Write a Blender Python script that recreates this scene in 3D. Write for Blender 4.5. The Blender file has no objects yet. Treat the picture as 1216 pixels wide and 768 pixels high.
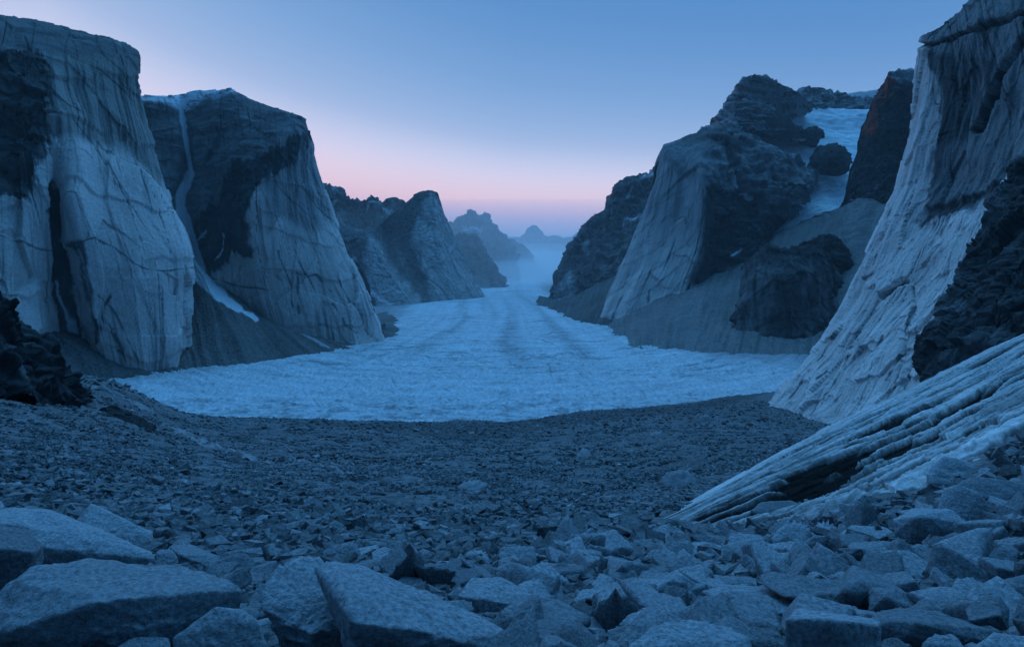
import bpy, bmesh, math
import numpy as np
SC = bpy.context.scene
COL = SC.collection
F, CX, HY = 811.0, 608.0, 318.0          # photo focal length (px), centre column, horizon row
rng = np.random.default_rng(7)
f32 = np.float32

# ------------------------------------------------------------------ noise
_G = rng.normal(size=(256, 3)); _G = (_G/np.linalg.norm(_G, axis=1, keepdims=True)).astype(f32)
_PERM = np.concatenate([rng.permutation(256)]*3).astype(np.int32)
def noise(x, y, z, seed=0):
    x = np.asarray(x, f32)+f32(seed*17.31); y = np.asarray(y, f32)+f32(seed*7.77); z = np.asarray(z, f32)+f32(seed*3.13)
    x, y, z = np.broadcast_arrays(x, y, z)
    xi = np.floor(x); yi = np.floor(y); zi = np.floor(z)
    fx, fy, fz = x-xi, y-yi, z-zi
    xi = xi.astype(np.int32) & 255; yi = yi.astype(np.int32) & 255; zi = zi.astype(np.int32) & 255
    u = fx*fx*fx*(fx*(fx*6-15)+10); v = fy*fy*fy*(fy*(fy*6-15)+10); w = fz*fz*fz*(fz*(fz*6-15)+10)
    A = _PERM[xi]; A1 = _PERM[xi+1]
    AA = _PERM[A+yi]; AB = _PERM[A+yi+1]; BA = _PERM[A1+yi]; BB = _PERM[A1+yi+1]
    def g(h, a, b, c):
        q = _G[h]; return q[..., 0]*a+q[..., 1]*b+q[..., 2]*c
    def l(a, b, t): return a+(b-a)*t
    r0 = l(l(g(_PERM[AA+zi], fx, fy, fz), g(_PERM[BA+zi], fx-1, fy, fz), u),
           l(g(_PERM[AB+zi], fx, fy-1, fz), g(_PERM[BB+zi], fx-1, fy-1, fz), u), v)
    r1 = l(l(g(_PERM[AA+zi+1], fx, fy, fz-1), g(_PERM[BA+zi+1], fx-1, fy, fz-1), u),
           l(g(_PERM[AB+zi+1], fx, fy-1, fz-1), g(_PERM[BB+zi+1], fx-1, fy-1, fz-1), u), v)
    return l(r0, r1, w)*1.5
def fbm(x, y, z, o=4, seed=0, gain=.5):
    s = 0; a = 1.0; t = 0
    for i in range(o):
        s = s+a*noise(x*2**i, y*2**i, z*2**i, seed+i*3); t += a; a *= gain
    return s/t*1.4
def ridged(x, y, z, o=4, seed=0):
    s = 0; a = 1.0; t = 0
    for i in range(o):
        s = s+a*(1-np.abs(noise(x*2**i, y*2**i, z*2**i, seed+i*3))*2); t += a; a *= .5
    return s/t
def facets(x, y, z, seed=0):
    '''broken rock: space split into random cells, each with its own tilted face'''
    x = np.asarray(x, f32)+f32(seed*5.7); y = np.asarray(y, f32)+f32(seed*2.3); z = np.asarray(z, f32)+f32(seed*9.1)
    x, y, z = np.broadcast_arrays(x, y, z)
    xi = np.floor(x).astype(np.int32); yi = np.floor(y).astype(np.int32); zi = np.floor(z).astype(np.int32)
    best = np.full(x.shape, 1e9, f32); out = np.zeros(x.shape, f32)
    for i in (-1, 0, 1):
        for j in (-1, 0, 1):
            for k in (-1, 0, 1):
                h = _PERM[_PERM[_PERM[(xi+i) & 255]+((yi+j) & 255)]+((zi+k) & 255)]
                q = _G[h]; g2 = _G[(h*7+31) & 255]
                dx = x-(xi+i+.5+.42*q[..., 0]); dy = y-(yi+j+.5+.42*q[..., 1]); dz = z-(zi+k+.5+.42*q[..., 2])
                d = dx*dx+dy*dy+dz*dz; m = d < best
                best = np.where(m, d, best)
                out = np.where(m, dx*g2[..., 0]+dy*g2[..., 1]+dz*g2[..., 2]+.35*q[..., 2], out)
    return out
def sstep(a, b, x):
    t = np.clip((x-a)/(b-a), 0, 1); return t*t*(3-2*t)
def mix(a, b, t): return a+(b-a)*t
def saw(t, s=.12):
    """a stepped profile: slow rise, quick fall (edge of an exfoliation sheet)"""
    q = t-np.floor(t); return np.where(q < 1-s, q/(1-s), (1-q)/s)

# ------------------------------------------------------------------ interpolation
def pchip(xk, yk, x):
    xk = np.asarray(xk, float); yk = np.asarray(yk, float)           # yk (K, ...)
    h = np.diff(xk); hh = h.reshape((-1,)+(1,)*(yk.ndim-1))
    d = np.diff(yk, axis=0)/hh
    m = np.zeros_like(yk)
    if len(xk) > 2:
        a, b = d[:-1], d[1:]
        w1 = 2*hh[1:]+hh[:-1]; w2 = hh[1:]+2*hh[:-1]
        with np.errstate(divide='ignore', invalid='ignore'):
            mm = (w1+w2)/(w1/a+w2/b)
        m[1:-1] = np.where(a*b > 0, mm, 0)
    m[0] = d[0]; m[-1] = d[-1]
    i = np.clip(np.searchsorted(xk, x, side='right')-1, 0, len(xk)-2)
    t = ((x-xk[i])/h[i]).reshape((-1,)+(1,)*(yk.ndim-1)); H = hh[i]
    t2, t3 = t*t, t*t*t
    return (2*t3-3*t2+1)*yk[i]+(t3-2*t2+t)*H*m[i]+(-2*t3+3*t2)*yk[i+1]+(t3-t2)*H*m[i+1]
def lerpk(xk, yk, x):
    xk = np.asarray(xk, float); i = np.clip(np.searchsorted(xk, x, side='right')-1, 0, len(xk)-2)
    t = ((x-xk[i])/(xk[i+1]-xk[i])).reshape((-1,)+(1,)*(yk.ndim-1)); return yk[i]*(1-t)+yk[i+1]*t
def W(p):
    p = np.asarray(p, float); Y = p[..., 2]
    return np.stack([(p[..., 0]-CX)/F*Y, Y, (HY-p[..., 1])/F*Y], -1)
def pix(P):
    Y = np.maximum(P[..., 1], .1)
    return CX+F*P[..., 0]/Y, HY-F*P[..., 2]/Y

# ------------------------------------------------------------------ objects
def tag(o, label=None, cat=None, group=None, kind=None):
    if label: o['label'] = label
    if cat: o['category'] = cat
    if group: o['group'] = group
    if kind: o['kind'] = kind
    return o
def mesh_np(name, V, Q, mat, col=None, smooth=True):
    me = bpy.data.meshes.new(name)
    V = np.ascontiguousarray(V, f32).reshape(-1, 3); Q = np.ascontiguousarray(Q, np.int32); n = Q.shape[1]
    me.vertices.add(len(V)); me.vertices.foreach_set('co', V.ravel())
    me.loops.add(Q.size); me.loops.foreach_set('vertex_index', Q.ravel())
    me.polygons.add(len(Q)); me.polygons.foreach_set('loop_start', np.arange(0, Q.size, n, dtype=np.int32))
    me.polygons.foreach_set('loop_total', np.full(len(Q), n, np.int32))
    me.update(calc_edges=True)
    me.polygons.foreach_set('use_smooth', np.full(len(Q), smooth, bool))
    if col is not None:
        a = me.color_attributes.new('Col', 'FLOAT_COLOR', 'POINT')
        c = np.ones((len(V), 4), f32); c[:, :3] = np.asarray(col, f32).reshape(-1, 3)
        a.data.foreach_set('color', c.ravel())
    me.materials.append(mat)
    return me
def obj(name, me):
    o = bpy.data.objects.new(name, me); COL.objects.link(o); return o
def grid_quads(nu, nv):
    i = np.arange(nu*nv).reshape(nu, nv)
    return np.stack([i[:-1, :-1], i[1:, :-1], i[1:, 1:], i[:-1, 1:]], -1).reshape(-1, 4)

# ------------------------------------------------------------------ materials
def nodes(name):
    m = bpy.data.materials.new(name); m.use_nodes = True
    nt = m.node_tree; nt.nodes.clear()
    return m, nt, nt.nodes.new, nt.links.new
def ground_mat(name, bumps, rough=.9, fine=(6., .25), spec=.03, col=None, rand=0, coat=0):
    """surface colour from the mesh's own mineral colour (or col), broken up by fine noise, plus several scales of bump"""
    m, nt, N, L = nodes(name)
    out = N('ShaderNodeOutputMaterial'); b = N('ShaderNodeBsdfPrincipled'); L(b.outputs[0], out.inputs[0])
    b.inputs['Roughness'].default_value = rough; b.inputs['Specular IOR Level'].default_value = spec
    tc = N('ShaderNodeTexCoord')
    if col is None:
        a = N('ShaderNodeVertexColor'); a.layer_name = 'Col'; src = a.outputs[0]
    else:
        a = N('ShaderNodeRGB'); a.outputs[0].default_value = (*col, 1); src = a.outputs[0]
    n = N('ShaderNodeTexNoise'); n.inputs['Scale'].default_value = fine[0]; n.inputs['Detail'].default_value = 6
    n.inputs['Roughness'].default_value = .65
    L(tc.outputs['Object'], n.inputs['Vector'])
    mr = N('ShaderNodeMapRange'); mr.inputs[1].default_value = .3; mr.inputs[2].default_value = .7
    mr.inputs[3].default_value = 1-fine[1]; mr.inputs[4].default_value = 1+fine[1]
    L(n.outputs['Fac'], mr.inputs[0]); fac = mr.outputs[0]
    if rand:
        oi = N('ShaderNodeObjectInfo'); m2 = N('ShaderNodeMapRange'); m2.inputs[3].default_value = 1-rand; m2.inputs[4].default_value = 1+rand
        L(oi.outputs['Random'], m2.inputs[0]); mu = N('ShaderNodeMath'); mu.operation = 'MULTIPLY'
        L(fac, mu.inputs[0]); L(m2.outputs[0], mu.inputs[1]); fac = mu.outputs[0]
    vm = N('ShaderNodeVectorMath'); vm.operation = 'SCALE'
    L(src, vm.inputs[0]); L(fac, vm.inputs['Scale']); L(vm.outputs[0], b.inputs['Base Color'])
    prev = None
    for sc, dist, st, kind in bumps:
        if kind == 'v':
            t = N('ShaderNodeTexVoronoi'); t.inputs['Scale'].default_value = sc; h = t.outputs['Distance']
        elif kind == 'm':
            t = N('ShaderNodeTexNoise'); t.noise_type = 'RIDGED_MULTIFRACTAL'; t.inputs['Scale'].default_value = sc
            t.inputs['Detail'].default_value = 7; h = t.outputs['Fac']
        else:
            t = N('ShaderNodeTexNoise'); t.inputs['Scale'].default_value = sc; t.inputs['Detail'].default_value = 8
            t.inputs['Roughness'].default_value = .6; h = t.outputs['Fac']
        L(tc.outputs['Object'], t.inputs['Vector'])
        bp = N('ShaderNodeBump'); bp.inputs['Strength'].default_value = st; bp.inputs['Distance'].default_value = dist
        L(h, bp.inputs['Height'])
        if prev: L(prev, bp.inputs['Normal'])
        prev = bp.outputs[0]
    if prev: L(prev, b.inputs['Normal'])
    return m
M_CLIFF = ground_mat('granite_cliff', [(.25, 1.2, .4, 'n'), (.9, .7, .6, 'n')], fine=(.6, .2))
M_NEARCLIFF = ground_mat('near_granite', [(.5, .5, .4, 'n'), (2., .3, .6, 'n')], fine=(1.1, .28))
M_FAR = ground_mat('far_mountain_rock', [(.03, 25., .8, 'n'), (.12, 8., .8, 'n')], fine=(.10, .4))
M_SLAB = ground_mat('glacier_polished_slab', [(2.5, .06, .5, 'n'), (14., .03, .7, 'n')], fine=(6., .36))
M_SCREE = ground_mat('scree_gravel', [(.35, 1.5, .7, 'v'), (1.2, .6, .7, 'n')], fine=(.8, .5))
M_GROUND = ground_mat('moraine_gravel', [(2.2, .3, .7, 'v'), (9., .06, .7, 'v')], fine=(2.4, .45), rough=.95)
M_ICE = ground_mat('glacier_ice', [(.22, 2.4, .5, 'n'), (.8, 1.2, .8, 'n')], fine=(.5, .34), rough=.8, spec=.1)
M_BOULDER = ground_mat('boulder_granite', [(5., .06, .6, 'n'), (24., .025, .8, 'n'), (90., .01, .9, 'n')], fine=(38., .45), col=(.25, .26, .275), rand=.3)
M_LONE = ground_mat('dull_boulder', [(2., .08, .6, 'n'), (9., .03, .7, 'n')], fine=(5., .4), col=(.21, .215, .225))
M_BLOCK = ground_mat('block_granite', [(1.1, .05, .6, 'n'), (5., .03, .8, 'n'), (18., .012, .9, 'n')], fine=(7., .45), col=(.25, .26, .275), rand=.3)
M_RUBBLE = ground_mat('rubble_stone', [(12., .08, .7, 'n')], fine=(16., .45))
M_LEDGE = ground_mat('ledge_rock', [(1.5, .3, .6, 'n'), (8., .05, .6, 'n')], fine=(3., .25))

# ------------------------------------------------------------------ loft: ribs of (px, py, depth) -> a displaced closed-backed rock mass
def seglen(A):
    x, y = A[..., 0], A[..., 1]
    return np.hypot(np.diff(x, axis=-1), np.diff(y, axis=-1))
def segdist(px, py, pts):
    d = np.full(px.shape, 1e9); 
    for (x0, y0), (x1, y1) in zip(pts[:-1], pts[1:]):
        vx, vy = x1-x0, y1-y0; t = np.clip(((px-x0)*vx+(py-y0)*vy)/(vx*vx+vy*vy), 0, 1)
        d = np.minimum(d, np.hypot(px-x0-t*vx, py-y0-t*vy))
    return d
def poly(px, py, pts, soft=4):
    """soft membership of a region given by its outline"""
    ins = np.zeros(px.shape, bool); n = len(pts)
    for k in range(n):
        x0, y0 = pts[k]; x1, y1 = pts[(k+1) % n]
        if y0 == y1: continue
        c = ((y0 > py) != (y1 > py)) & (px < (x1-x0)*(py-y0)/(y1-y0)+x0)
        ins ^= c
    d = segdist(px, py, list(pts)+[pts[0]])
    return sstep(-soft, soft, np.where(ins, d, -d))
def rag(m, s, e, amt=.55, k=1.):
    '''ragged edge: the stain runs down the rock in streaks'''
    n = .8*fbm(s.u/(4*k), s.v/(110*k), 1, 4, e)+.25*fbm(s.x/(12*k), s.y/(12*k), s.z/(12*k), 4, e+4)
    n = n+.3*noise(s.u/(1.2*k), s.v/(16*k), 3, e+8)
    return sstep(.34, .70, m+amt*n)
def crackline(s, wx, wy, ln, w, e=0):
    qx, qy = s.px+.3*(wx-s.px), s.py+.3*(wy-s.py)
    ww = w*np.clip(.55+1.1*fbm(s.px/16, s.py/16, 0, 2, 77+e), .02, 1.3)
    return 1-sstep(.25, 1, segdist(qx, qy, ln)/ww)
def cracks(U, V, n, L, ang, spread, w, seed, bow=.06):
    '''n tapering joints, each a gently bowed line in the surface's own (along, down) metres'''
    r = np.random.default_rng(seed); m = np.zeros(U.shape, f32); ur = U[:, 0]
    U = U.astype(f32); V = V.astype(f32)
    vmax = np.percentile(V, 98)
    u0 = r.uniform(0, ur[-1], n); v0 = r.uniform(0, vmax, n); ln = r.uniform(L[0], L[1], n)*np.where(r.uniform(0, 1, n) < .2, 1.6, 1)
    th = np.radians(r.normal(ang, spread, n)); ww = w*np.exp(r.normal(-.15, .45, n)); bo = r.normal(0, bow, n); ph = r.uniform(0, 6, n)
    for i in range(n):
        ds, dc = math.sin(th[i]), math.cos(th[i]); l = ln[i]
        ext = l/2*abs(ds)+abs(bo[i])*l*.5+ww[i]*3
        a0, a1 = np.searchsorted(ur, u0[i]-ext), np.searchsorted(ur, u0[i]+ext)+1
        if a1-a0 < 2: continue
        du, dv = U[a0:a1]-f32(u0[i]), V[a0:a1]-f32(v0[i])
        a = du*f32(ds)+dv*f32(dc); q = np.clip(2*a/l, -1.2, 1.2)
        tp = np.clip(1-q*q, 0, 1)
        pp = du*f32(dc)-dv*f32(ds)-f32(bo[i]*l)*(q*q-.5)-f32(ww[i]*.3)*np.sin(q*7+ph[i])
        k = (1-sstep(.45, 1., np.abs(pp)/(ww[i]*(.25+.75*tp))))*np.sqrt(tp)
        m[a0:a1] = np.maximum(m[a0:a1], k)
    return m
WARM = np.array([1.12, 1.0, .96])
class S: pass
def loft(ribs, dens=.9, back=((0, 60, -6), (0, 260, -120)), disp=None, color=None, mat=None, name='cliff', vw=None, size=None, lin=0., seed=0, nmax=900):
    R = np.array(ribs, float)                                       # (C, R, 3)
    ulen = np.maximum(np.hypot(np.diff(R[..., 0], axis=0), np.diff(R[..., 1], axis=0)).mean(1), 6)
    vlen = np.maximum(np.hypot(np.diff(R[..., 0], axis=1), np.diff(R[..., 1], axis=1)).mean(0), 3)
    X = W(R)
    if vw is not None: vlen = np.array(vw, float)
    if back is not None:
        bk = [X[:, :1]+np.array(b, float) for b in reversed(back)]
        X = np.concatenate(bk+[X], 1); vlen = np.concatenate([[10, 8][-len(back):], vlen])
    uk = np.concatenate([[0], np.cumsum(ulen)]); vk = np.concatenate([[0], np.cumsum(vlen)])
    nu = int(min(max(uk[-1]*dens, 8), nmax)); nv = int(min(max(vk[-1]*dens, 8), nmax))
    if size: nu, nv = size
    us = np.linspace(0, uk[-1], nu); vs = np.linspace(0, vk[-1], nv)
    A = pchip(vk, X.transpose(1, 0, 2), vs).transpose(1, 0, 2)      # (C, nv, 3)
    if lin: A = mix(A, lerpk(vk, X.transpose(1, 0, 2), vs).transpose(1, 0, 2), lin)
    P = pchip(uk, A, us)                                            # (nu, nv, 3)
    if lin: P = mix(P, lerpk(uk, A, us), lin)
    s = S(); s.P = P
    du = np.linalg.norm(np.diff(P, axis=0), axis=-1); dv = np.linalg.norm(np.diff(P, axis=1), axis=-1)
    s.v = np.concatenate([np.zeros((nu, 1)), np.cumsum(dv, axis=1)], 1)
    nb = len(back) if back is not None else 0
    j0 = np.searchsorted(vs, vk[nb])
    s.u = np.concatenate([[0], np.cumsum(np.median(du[:, j0:], axis=1))])[:, None]+np.zeros((nu, nv))
    s.v -= s.v[:, j0:j0+1]
    je = nv-1 if vw is None else min(np.searchsorted(vs, vk[-2]), nv-1)
    s.L = s.v[:, je:je+1]+1e-6; s.t = s.v/s.L
    s.px, s.py = pix(P)
    def normals(P):
        gu = np.gradient(P, axis=0); gv = np.gradient(P, axis=1); n = np.cross(gu, gv)
        return n/np.maximum(np.linalg.norm(n, axis=-1, keepdims=True), 1e-9)
    n = normals(P); flip = (n[:, j0:]*P[:, j0:]).sum(-1).mean() > 0
    if flip: n = -n
    s.n = n; s.x, s.y, s.z = P[..., 0], P[..., 1], P[..., 2]; s.seed = seed
    if disp is not None:
        P = P+n*disp(s)[..., None]
        s.P = P
    n2 = normals(P); s.n2 = -n2 if flip else n2
    c = color(s)
    if c.ndim == 2: c = np.stack([c, c*1.01, c*1.04], -1)
    q = grid_quads(nu, nv)
    if not flip: q = q[:, ::-1]
    # grid_quads winding follows cross(gu, gv)
    q = grid_quads(nu, nv) if not flip else grid_quads(nu, nv)[:, ::-1]
    return obj(name, mesh_np(name, P, q, mat, np.clip(c, .01, .92)))
def warp(s, a=5, f=20., seed=40):
    k = s.y/600
    wx = s.px+a*fbm(s.px/f, s.py/f, 0, 4, seed); wy = s.py+a*fbm(s.px/f, s.py/f, 5, 4, seed+9)
    return wx, wy
SNOW = np.array([.72, .75, .8])

# ---- pale slab granite: sheets, streaks, joints
def granite_disp(k=1., sheets=2.2, sk=46., diag=.35):
    def f(s):
        e = s.seed
        w = fbm(s.x/70/k, s.y/70/k, s.z/70/k, 3, e)
        t = (s.v+diag*s.u)/(sk*k)+w*.45+.04*fbm(s.u/(12*k), s.v/(12*k), 0, 2, e+4)
        d = .6*sheets*k*(saw(t, .05)-.5)
        t2 = (s.v*.2-s.u*.9)/(34*k)+fbm(s.x/90/k, s.y/90/k, s.z/120/k, 2, e+5)*1.0
        d = d+.9*k*(saw(t2, .05)-.5)
        d = d+5.*k*w+.2*k*fbm(s.x/16/k, s.y/16/k, s.z/30/k, 4, e+7)
        d = d+.22*k*ridged(s.u/(5*k), s.v/(140*k), .5, 3, e+11)
        d = d+.28*k*fbm(s.x/3/k, s.y/3/k, s.z/3/k, 3, e+13)
        jx, jy, jz = s.x+9*k*w, s.y, s.z+22*k*w
        s.fa = facets(jx/46/k, jy/46/k, jz/95/k, e+20); s.fb = facets(jx/15/k, jy/15/k, jz/34/k, e+21)
        d = d+3.4*k*s.fa+1.0*k*s.fb
        s.ck = np.maximum(cracks(s.u, s.v, 55, (30*k, 120*k), 7, 6, .62*k, e+17, .03), cracks(s.u, s.v, 7, (50*k, 120*k), 74, 8, .7*k, e+18, .08))
        s.ck2 = cracks(s.u, s.v, 620, (12*k, 90*k), 5, 5, .34*k, e+19, .03)
        d = d-.8*k*s.ck-.25*k*s.ck2
        return d
    return f
def streaks(s, k=1., e=0):
    a = 1.1*fbm(s.u/(1.6*k), s.v/(90*k), e, 4, e+1, .65)+.7*fbm(s.u/(9*k), s.v/(160*k), 3, 3, e+2)
    w = .4*fbm(s.u/(20*k), s.v/(60*k), 2, 2, e+3)
    a = a-2.2*sstep(.24, .5, noise(s.u/(3.2*k)+w, s.v/(260*k), 5, e+5))*sstep(-.1, .3, noise(s.u/(18*k), s.v/(50*k), 6, e+6))
    return np.clip(a, -3.2, 1.5)
def joints(s, k=1., e=0, du=10., dv=70., skew=.25, wdt=.035):
    """thin dark weathered joints that run down the sheet, and a few across it"""
    w = fbm(s.u/(30*k), s.v/(90*k), 2, 3, e)*.45
    a = np.abs(noise(s.u/(du*k)+s.v/(du*k)*skew+w, s.v/(dv*k), 1.3, e+3))
    b = np.abs(noise(s.u/(60*k)+w, s.v/(16*k)+s.u/(60*k)+w*1.3, 4.3, e+6))
    m = 1-sstep(wdt*.3, wdt, a); m2 = 1-sstep(wdt*.3, wdt*.8, b)
    gate = sstep(-.1, .25, noise(s.u/(30*k), s.v/(45*k), 9, e+8))
    gate2 = sstep(.05, .3, noise(s.u/(45*k), s.v/(30*k), 19, e+8))
    return np.clip(m*gate+m2*gate2, 0, 1)

# =================================================================== LEFT NEAR CLIFF
LC1 = [
 [(-420,10,470),(-430,50,400),(-440,160,360),(-440,260,340),(-440,350,320),(-440,470,300)],
 [(-190,2,520),(-195,42,465),(-200,150,440),(-205,250,420),(-210,350,400),(-215,470,380)],
 [(-60,8,545),(-65,46,490),(-65,150,470),(-70,240,450),(-75,340,430),(-80,455,410)],
 [(0,18,572),(-5,56,515),(0,150,498),(5,235,476),(10,330,460),(12,450,445)],
 [(40,24,590),(36,62,535),(46,140,505),(48,230,492),(60,340,500),(70,440,505)],
 [(52,26,594),(50,64,540),(60,140,506),(66,232,508),(80,340,510),(90,440,515)],
 [(75,31,602),(72,70,548),(84,140,520),(84,235,496),(104,330,494),(128,446,508)],
 [(110,42,614),(108,82,566),(118,150,548),(136,240,526),(160,330,512),(176,456,520)],
 [(145,52,627),(150,92,592),(160,150,580),(190,240,565),(214,330,552),(212,440,545)],
 [(162,62,640),(164,98,610),(177,150,605),(206,235,598),(227,330,592),(228,412,585)],
 [(158,66,720),(158,98,720),(168,150,720),(195,235,720),(215,330,720),(215,410,720)],
 [(120,72,860),(120,98,860),(135,150,860),(160,235,860),(185,330,860),(190,410,860)]]
def lc1_color(s):
    wx, wy = warp(s, 9, 26, 51)
    st = streaks(s, 1., 3)
    pale = .49+.06*fbm(s.x/40, s.y/40, s.z/40, 3, 8)+.10*st
    pale = pale+.05*fbm(s.u/60, s.v/5, 0, 3, 21)*sstep(240, 320, s.py)      # flat-lying foliation low on the wall
    pale = pale*(1+.16*s.fa+.14*s.fb)
    # upper headwall: stained vertical drip streaks
    up = poly(wx, wy, [(55,62),(165,80),(200,220),(150,175),(100,165),(62,160),(48,150)], 7)
    drip = sstep(-.15, .35, fbm(s.u/4., s.v/150, 7, 3, 61)+.45*noise(s.u/11., s.v/200, 2, 66))
    c = mix(pale, mix(.25, .085, drip), up*.92)
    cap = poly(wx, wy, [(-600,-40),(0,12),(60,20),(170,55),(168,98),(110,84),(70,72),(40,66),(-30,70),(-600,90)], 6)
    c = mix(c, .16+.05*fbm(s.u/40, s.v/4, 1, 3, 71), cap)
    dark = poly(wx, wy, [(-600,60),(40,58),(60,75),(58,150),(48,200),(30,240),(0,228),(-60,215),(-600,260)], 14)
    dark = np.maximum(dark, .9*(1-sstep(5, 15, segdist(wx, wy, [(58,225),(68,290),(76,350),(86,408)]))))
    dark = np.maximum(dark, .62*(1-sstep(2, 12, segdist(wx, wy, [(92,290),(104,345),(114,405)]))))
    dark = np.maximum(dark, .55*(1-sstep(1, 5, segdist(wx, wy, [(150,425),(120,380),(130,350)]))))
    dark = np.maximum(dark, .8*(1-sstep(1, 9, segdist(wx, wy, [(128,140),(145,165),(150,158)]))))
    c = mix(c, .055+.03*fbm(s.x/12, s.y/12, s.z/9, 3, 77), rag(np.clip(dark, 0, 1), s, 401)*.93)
    c = mix(c, .10, .85*crackline(s, wx, wy, [(85,292),(110,284),(135,292),(160,312),(185,322),(225,318)], 2.2))
    c = mix(c, .10, .75*crackline(s, wx, wy, [(0,280),(40,294),(62,300)], 2.4))
    c = mix(c, .09, .8*crackline(s, wx, wy, [(115,350),(140,375),(165,432)], 2.6))
    c = mix(c, .06, .85*s.ck); c = mix(c, .17, .6*s.ck2)  # cracks painted dark, too thin to shade themselves
    c = c[..., None]*mix(np.ones(3), WARM, sstep(.2, .4, c)[..., None])
    c = mix(c, np.array([.42, .38, .33])*.75, (up*(1-drip)*.5)[..., None])
    snow = (1-sstep(.8, 2.2, segdist(wx*.5+s.px*.5, wy, [(70,332),(76,355),(84,385),(85,402)])))
    return mix(c, SNOW*.8, snow[..., None])
def lc1_disp(s):
    d = granite_disp(1.15, 2.4, 50.)(s)
    wx, wy = warp(s, 4, 26, 51)
    gu = 1-sstep(2, 14, segdist(wx, wy, [(62,225),(68,290),(76,350),(86,405)]))
    d = mix(d, 2*fbm(s.x/9, s.y/9, s.z/14, 3, 95), gu)-4*gu
    rough = poly(wx, wy, [(-600,60),(40,58),(56,75),(56,150),(48,200),(30,240),(-60,215),(-600,260)], 12)
    d = d+rough*(3*ridged(s.x/22, s.y/22, s.z/18, 4, 90)-2+6*facets(s.x/18, s.y/18, s.z/24, 91)+2.6*facets(s.x/7, s.y/7, s.z/9, 92))
    fade = sstep(-4, 6, s.v)
    d = d*(.35+.65*fade)+(1-fade)*1.5*saw(s.u/17+fbm(s.x/20, s.y/20, 0, 2, 4), .2)
    return d
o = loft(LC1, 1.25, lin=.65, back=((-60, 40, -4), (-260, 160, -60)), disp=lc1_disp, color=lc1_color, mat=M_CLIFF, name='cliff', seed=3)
tag(o, 'pale granite wall on the left edge, dark streaked headwall over lighter slabs, rounded cap', 'cliff', 'great rock walls above the glacier', 'structure')

# =================================================================== LEFT SECOND CLIFF
LC2 = [
 [(140,112,830),(140,125,810),(145,180,790),(155,230,770),(180,300,750),(215,425,720)],
 [(180,113,805),(178,122,785),(182,180,768),(192,225,748),(205,300,735),(235,425,715)],
 [(205,113,806),(204,123,790),(212,180,775),(208,230,760),(219,300,742),(248,425,715)],
 [(214,111,818),(215,126,806),(222,185,790),(216,232,776),(229,300,765),(256,425,725)],
 [(232,109,818),(228,125,802),(232,180,782),(232,225,765),(242,300,745),(264,425,725)],
 [(275,105,812),(272,130,782),(266,185,757),(270,235,745),(278,310,730),(295,425,715)],
 [(303,120,803),(308,150,760),(306,190,735),(297,240,718),(300,310,708),(335,430,702)],
 [(320,126,796),(326,156,752),(322,195,736),(318,245,724),(330,318,712),(358,430,702)],
 [(340,131,790),(344,158,755),(344,200,748),(350,250,738),(370,320,724),(392,430,700)],
 [(358,138,787),(362,158,772),(364,200,766),(374,250,755),(402,322,738),(425,425,705)],
 [(364,141,795),(367,165,792),(377,205,786),(389,250,778),(424,330,758),(455,405,740)],
 [(362,143,850),(366,165,850),(376,205,850),(394,258,850),(437,338,850),(447,392,850)],
 [(350,148,960),(355,165,960),(365,205,960),(385,258,960),(425,338,960),(435,392,960)],
 [(300,150,1150),(305,165,1150),(315,205,1150),(335,258,1150),(375,338,1150),(385,392,1150)]]
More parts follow.
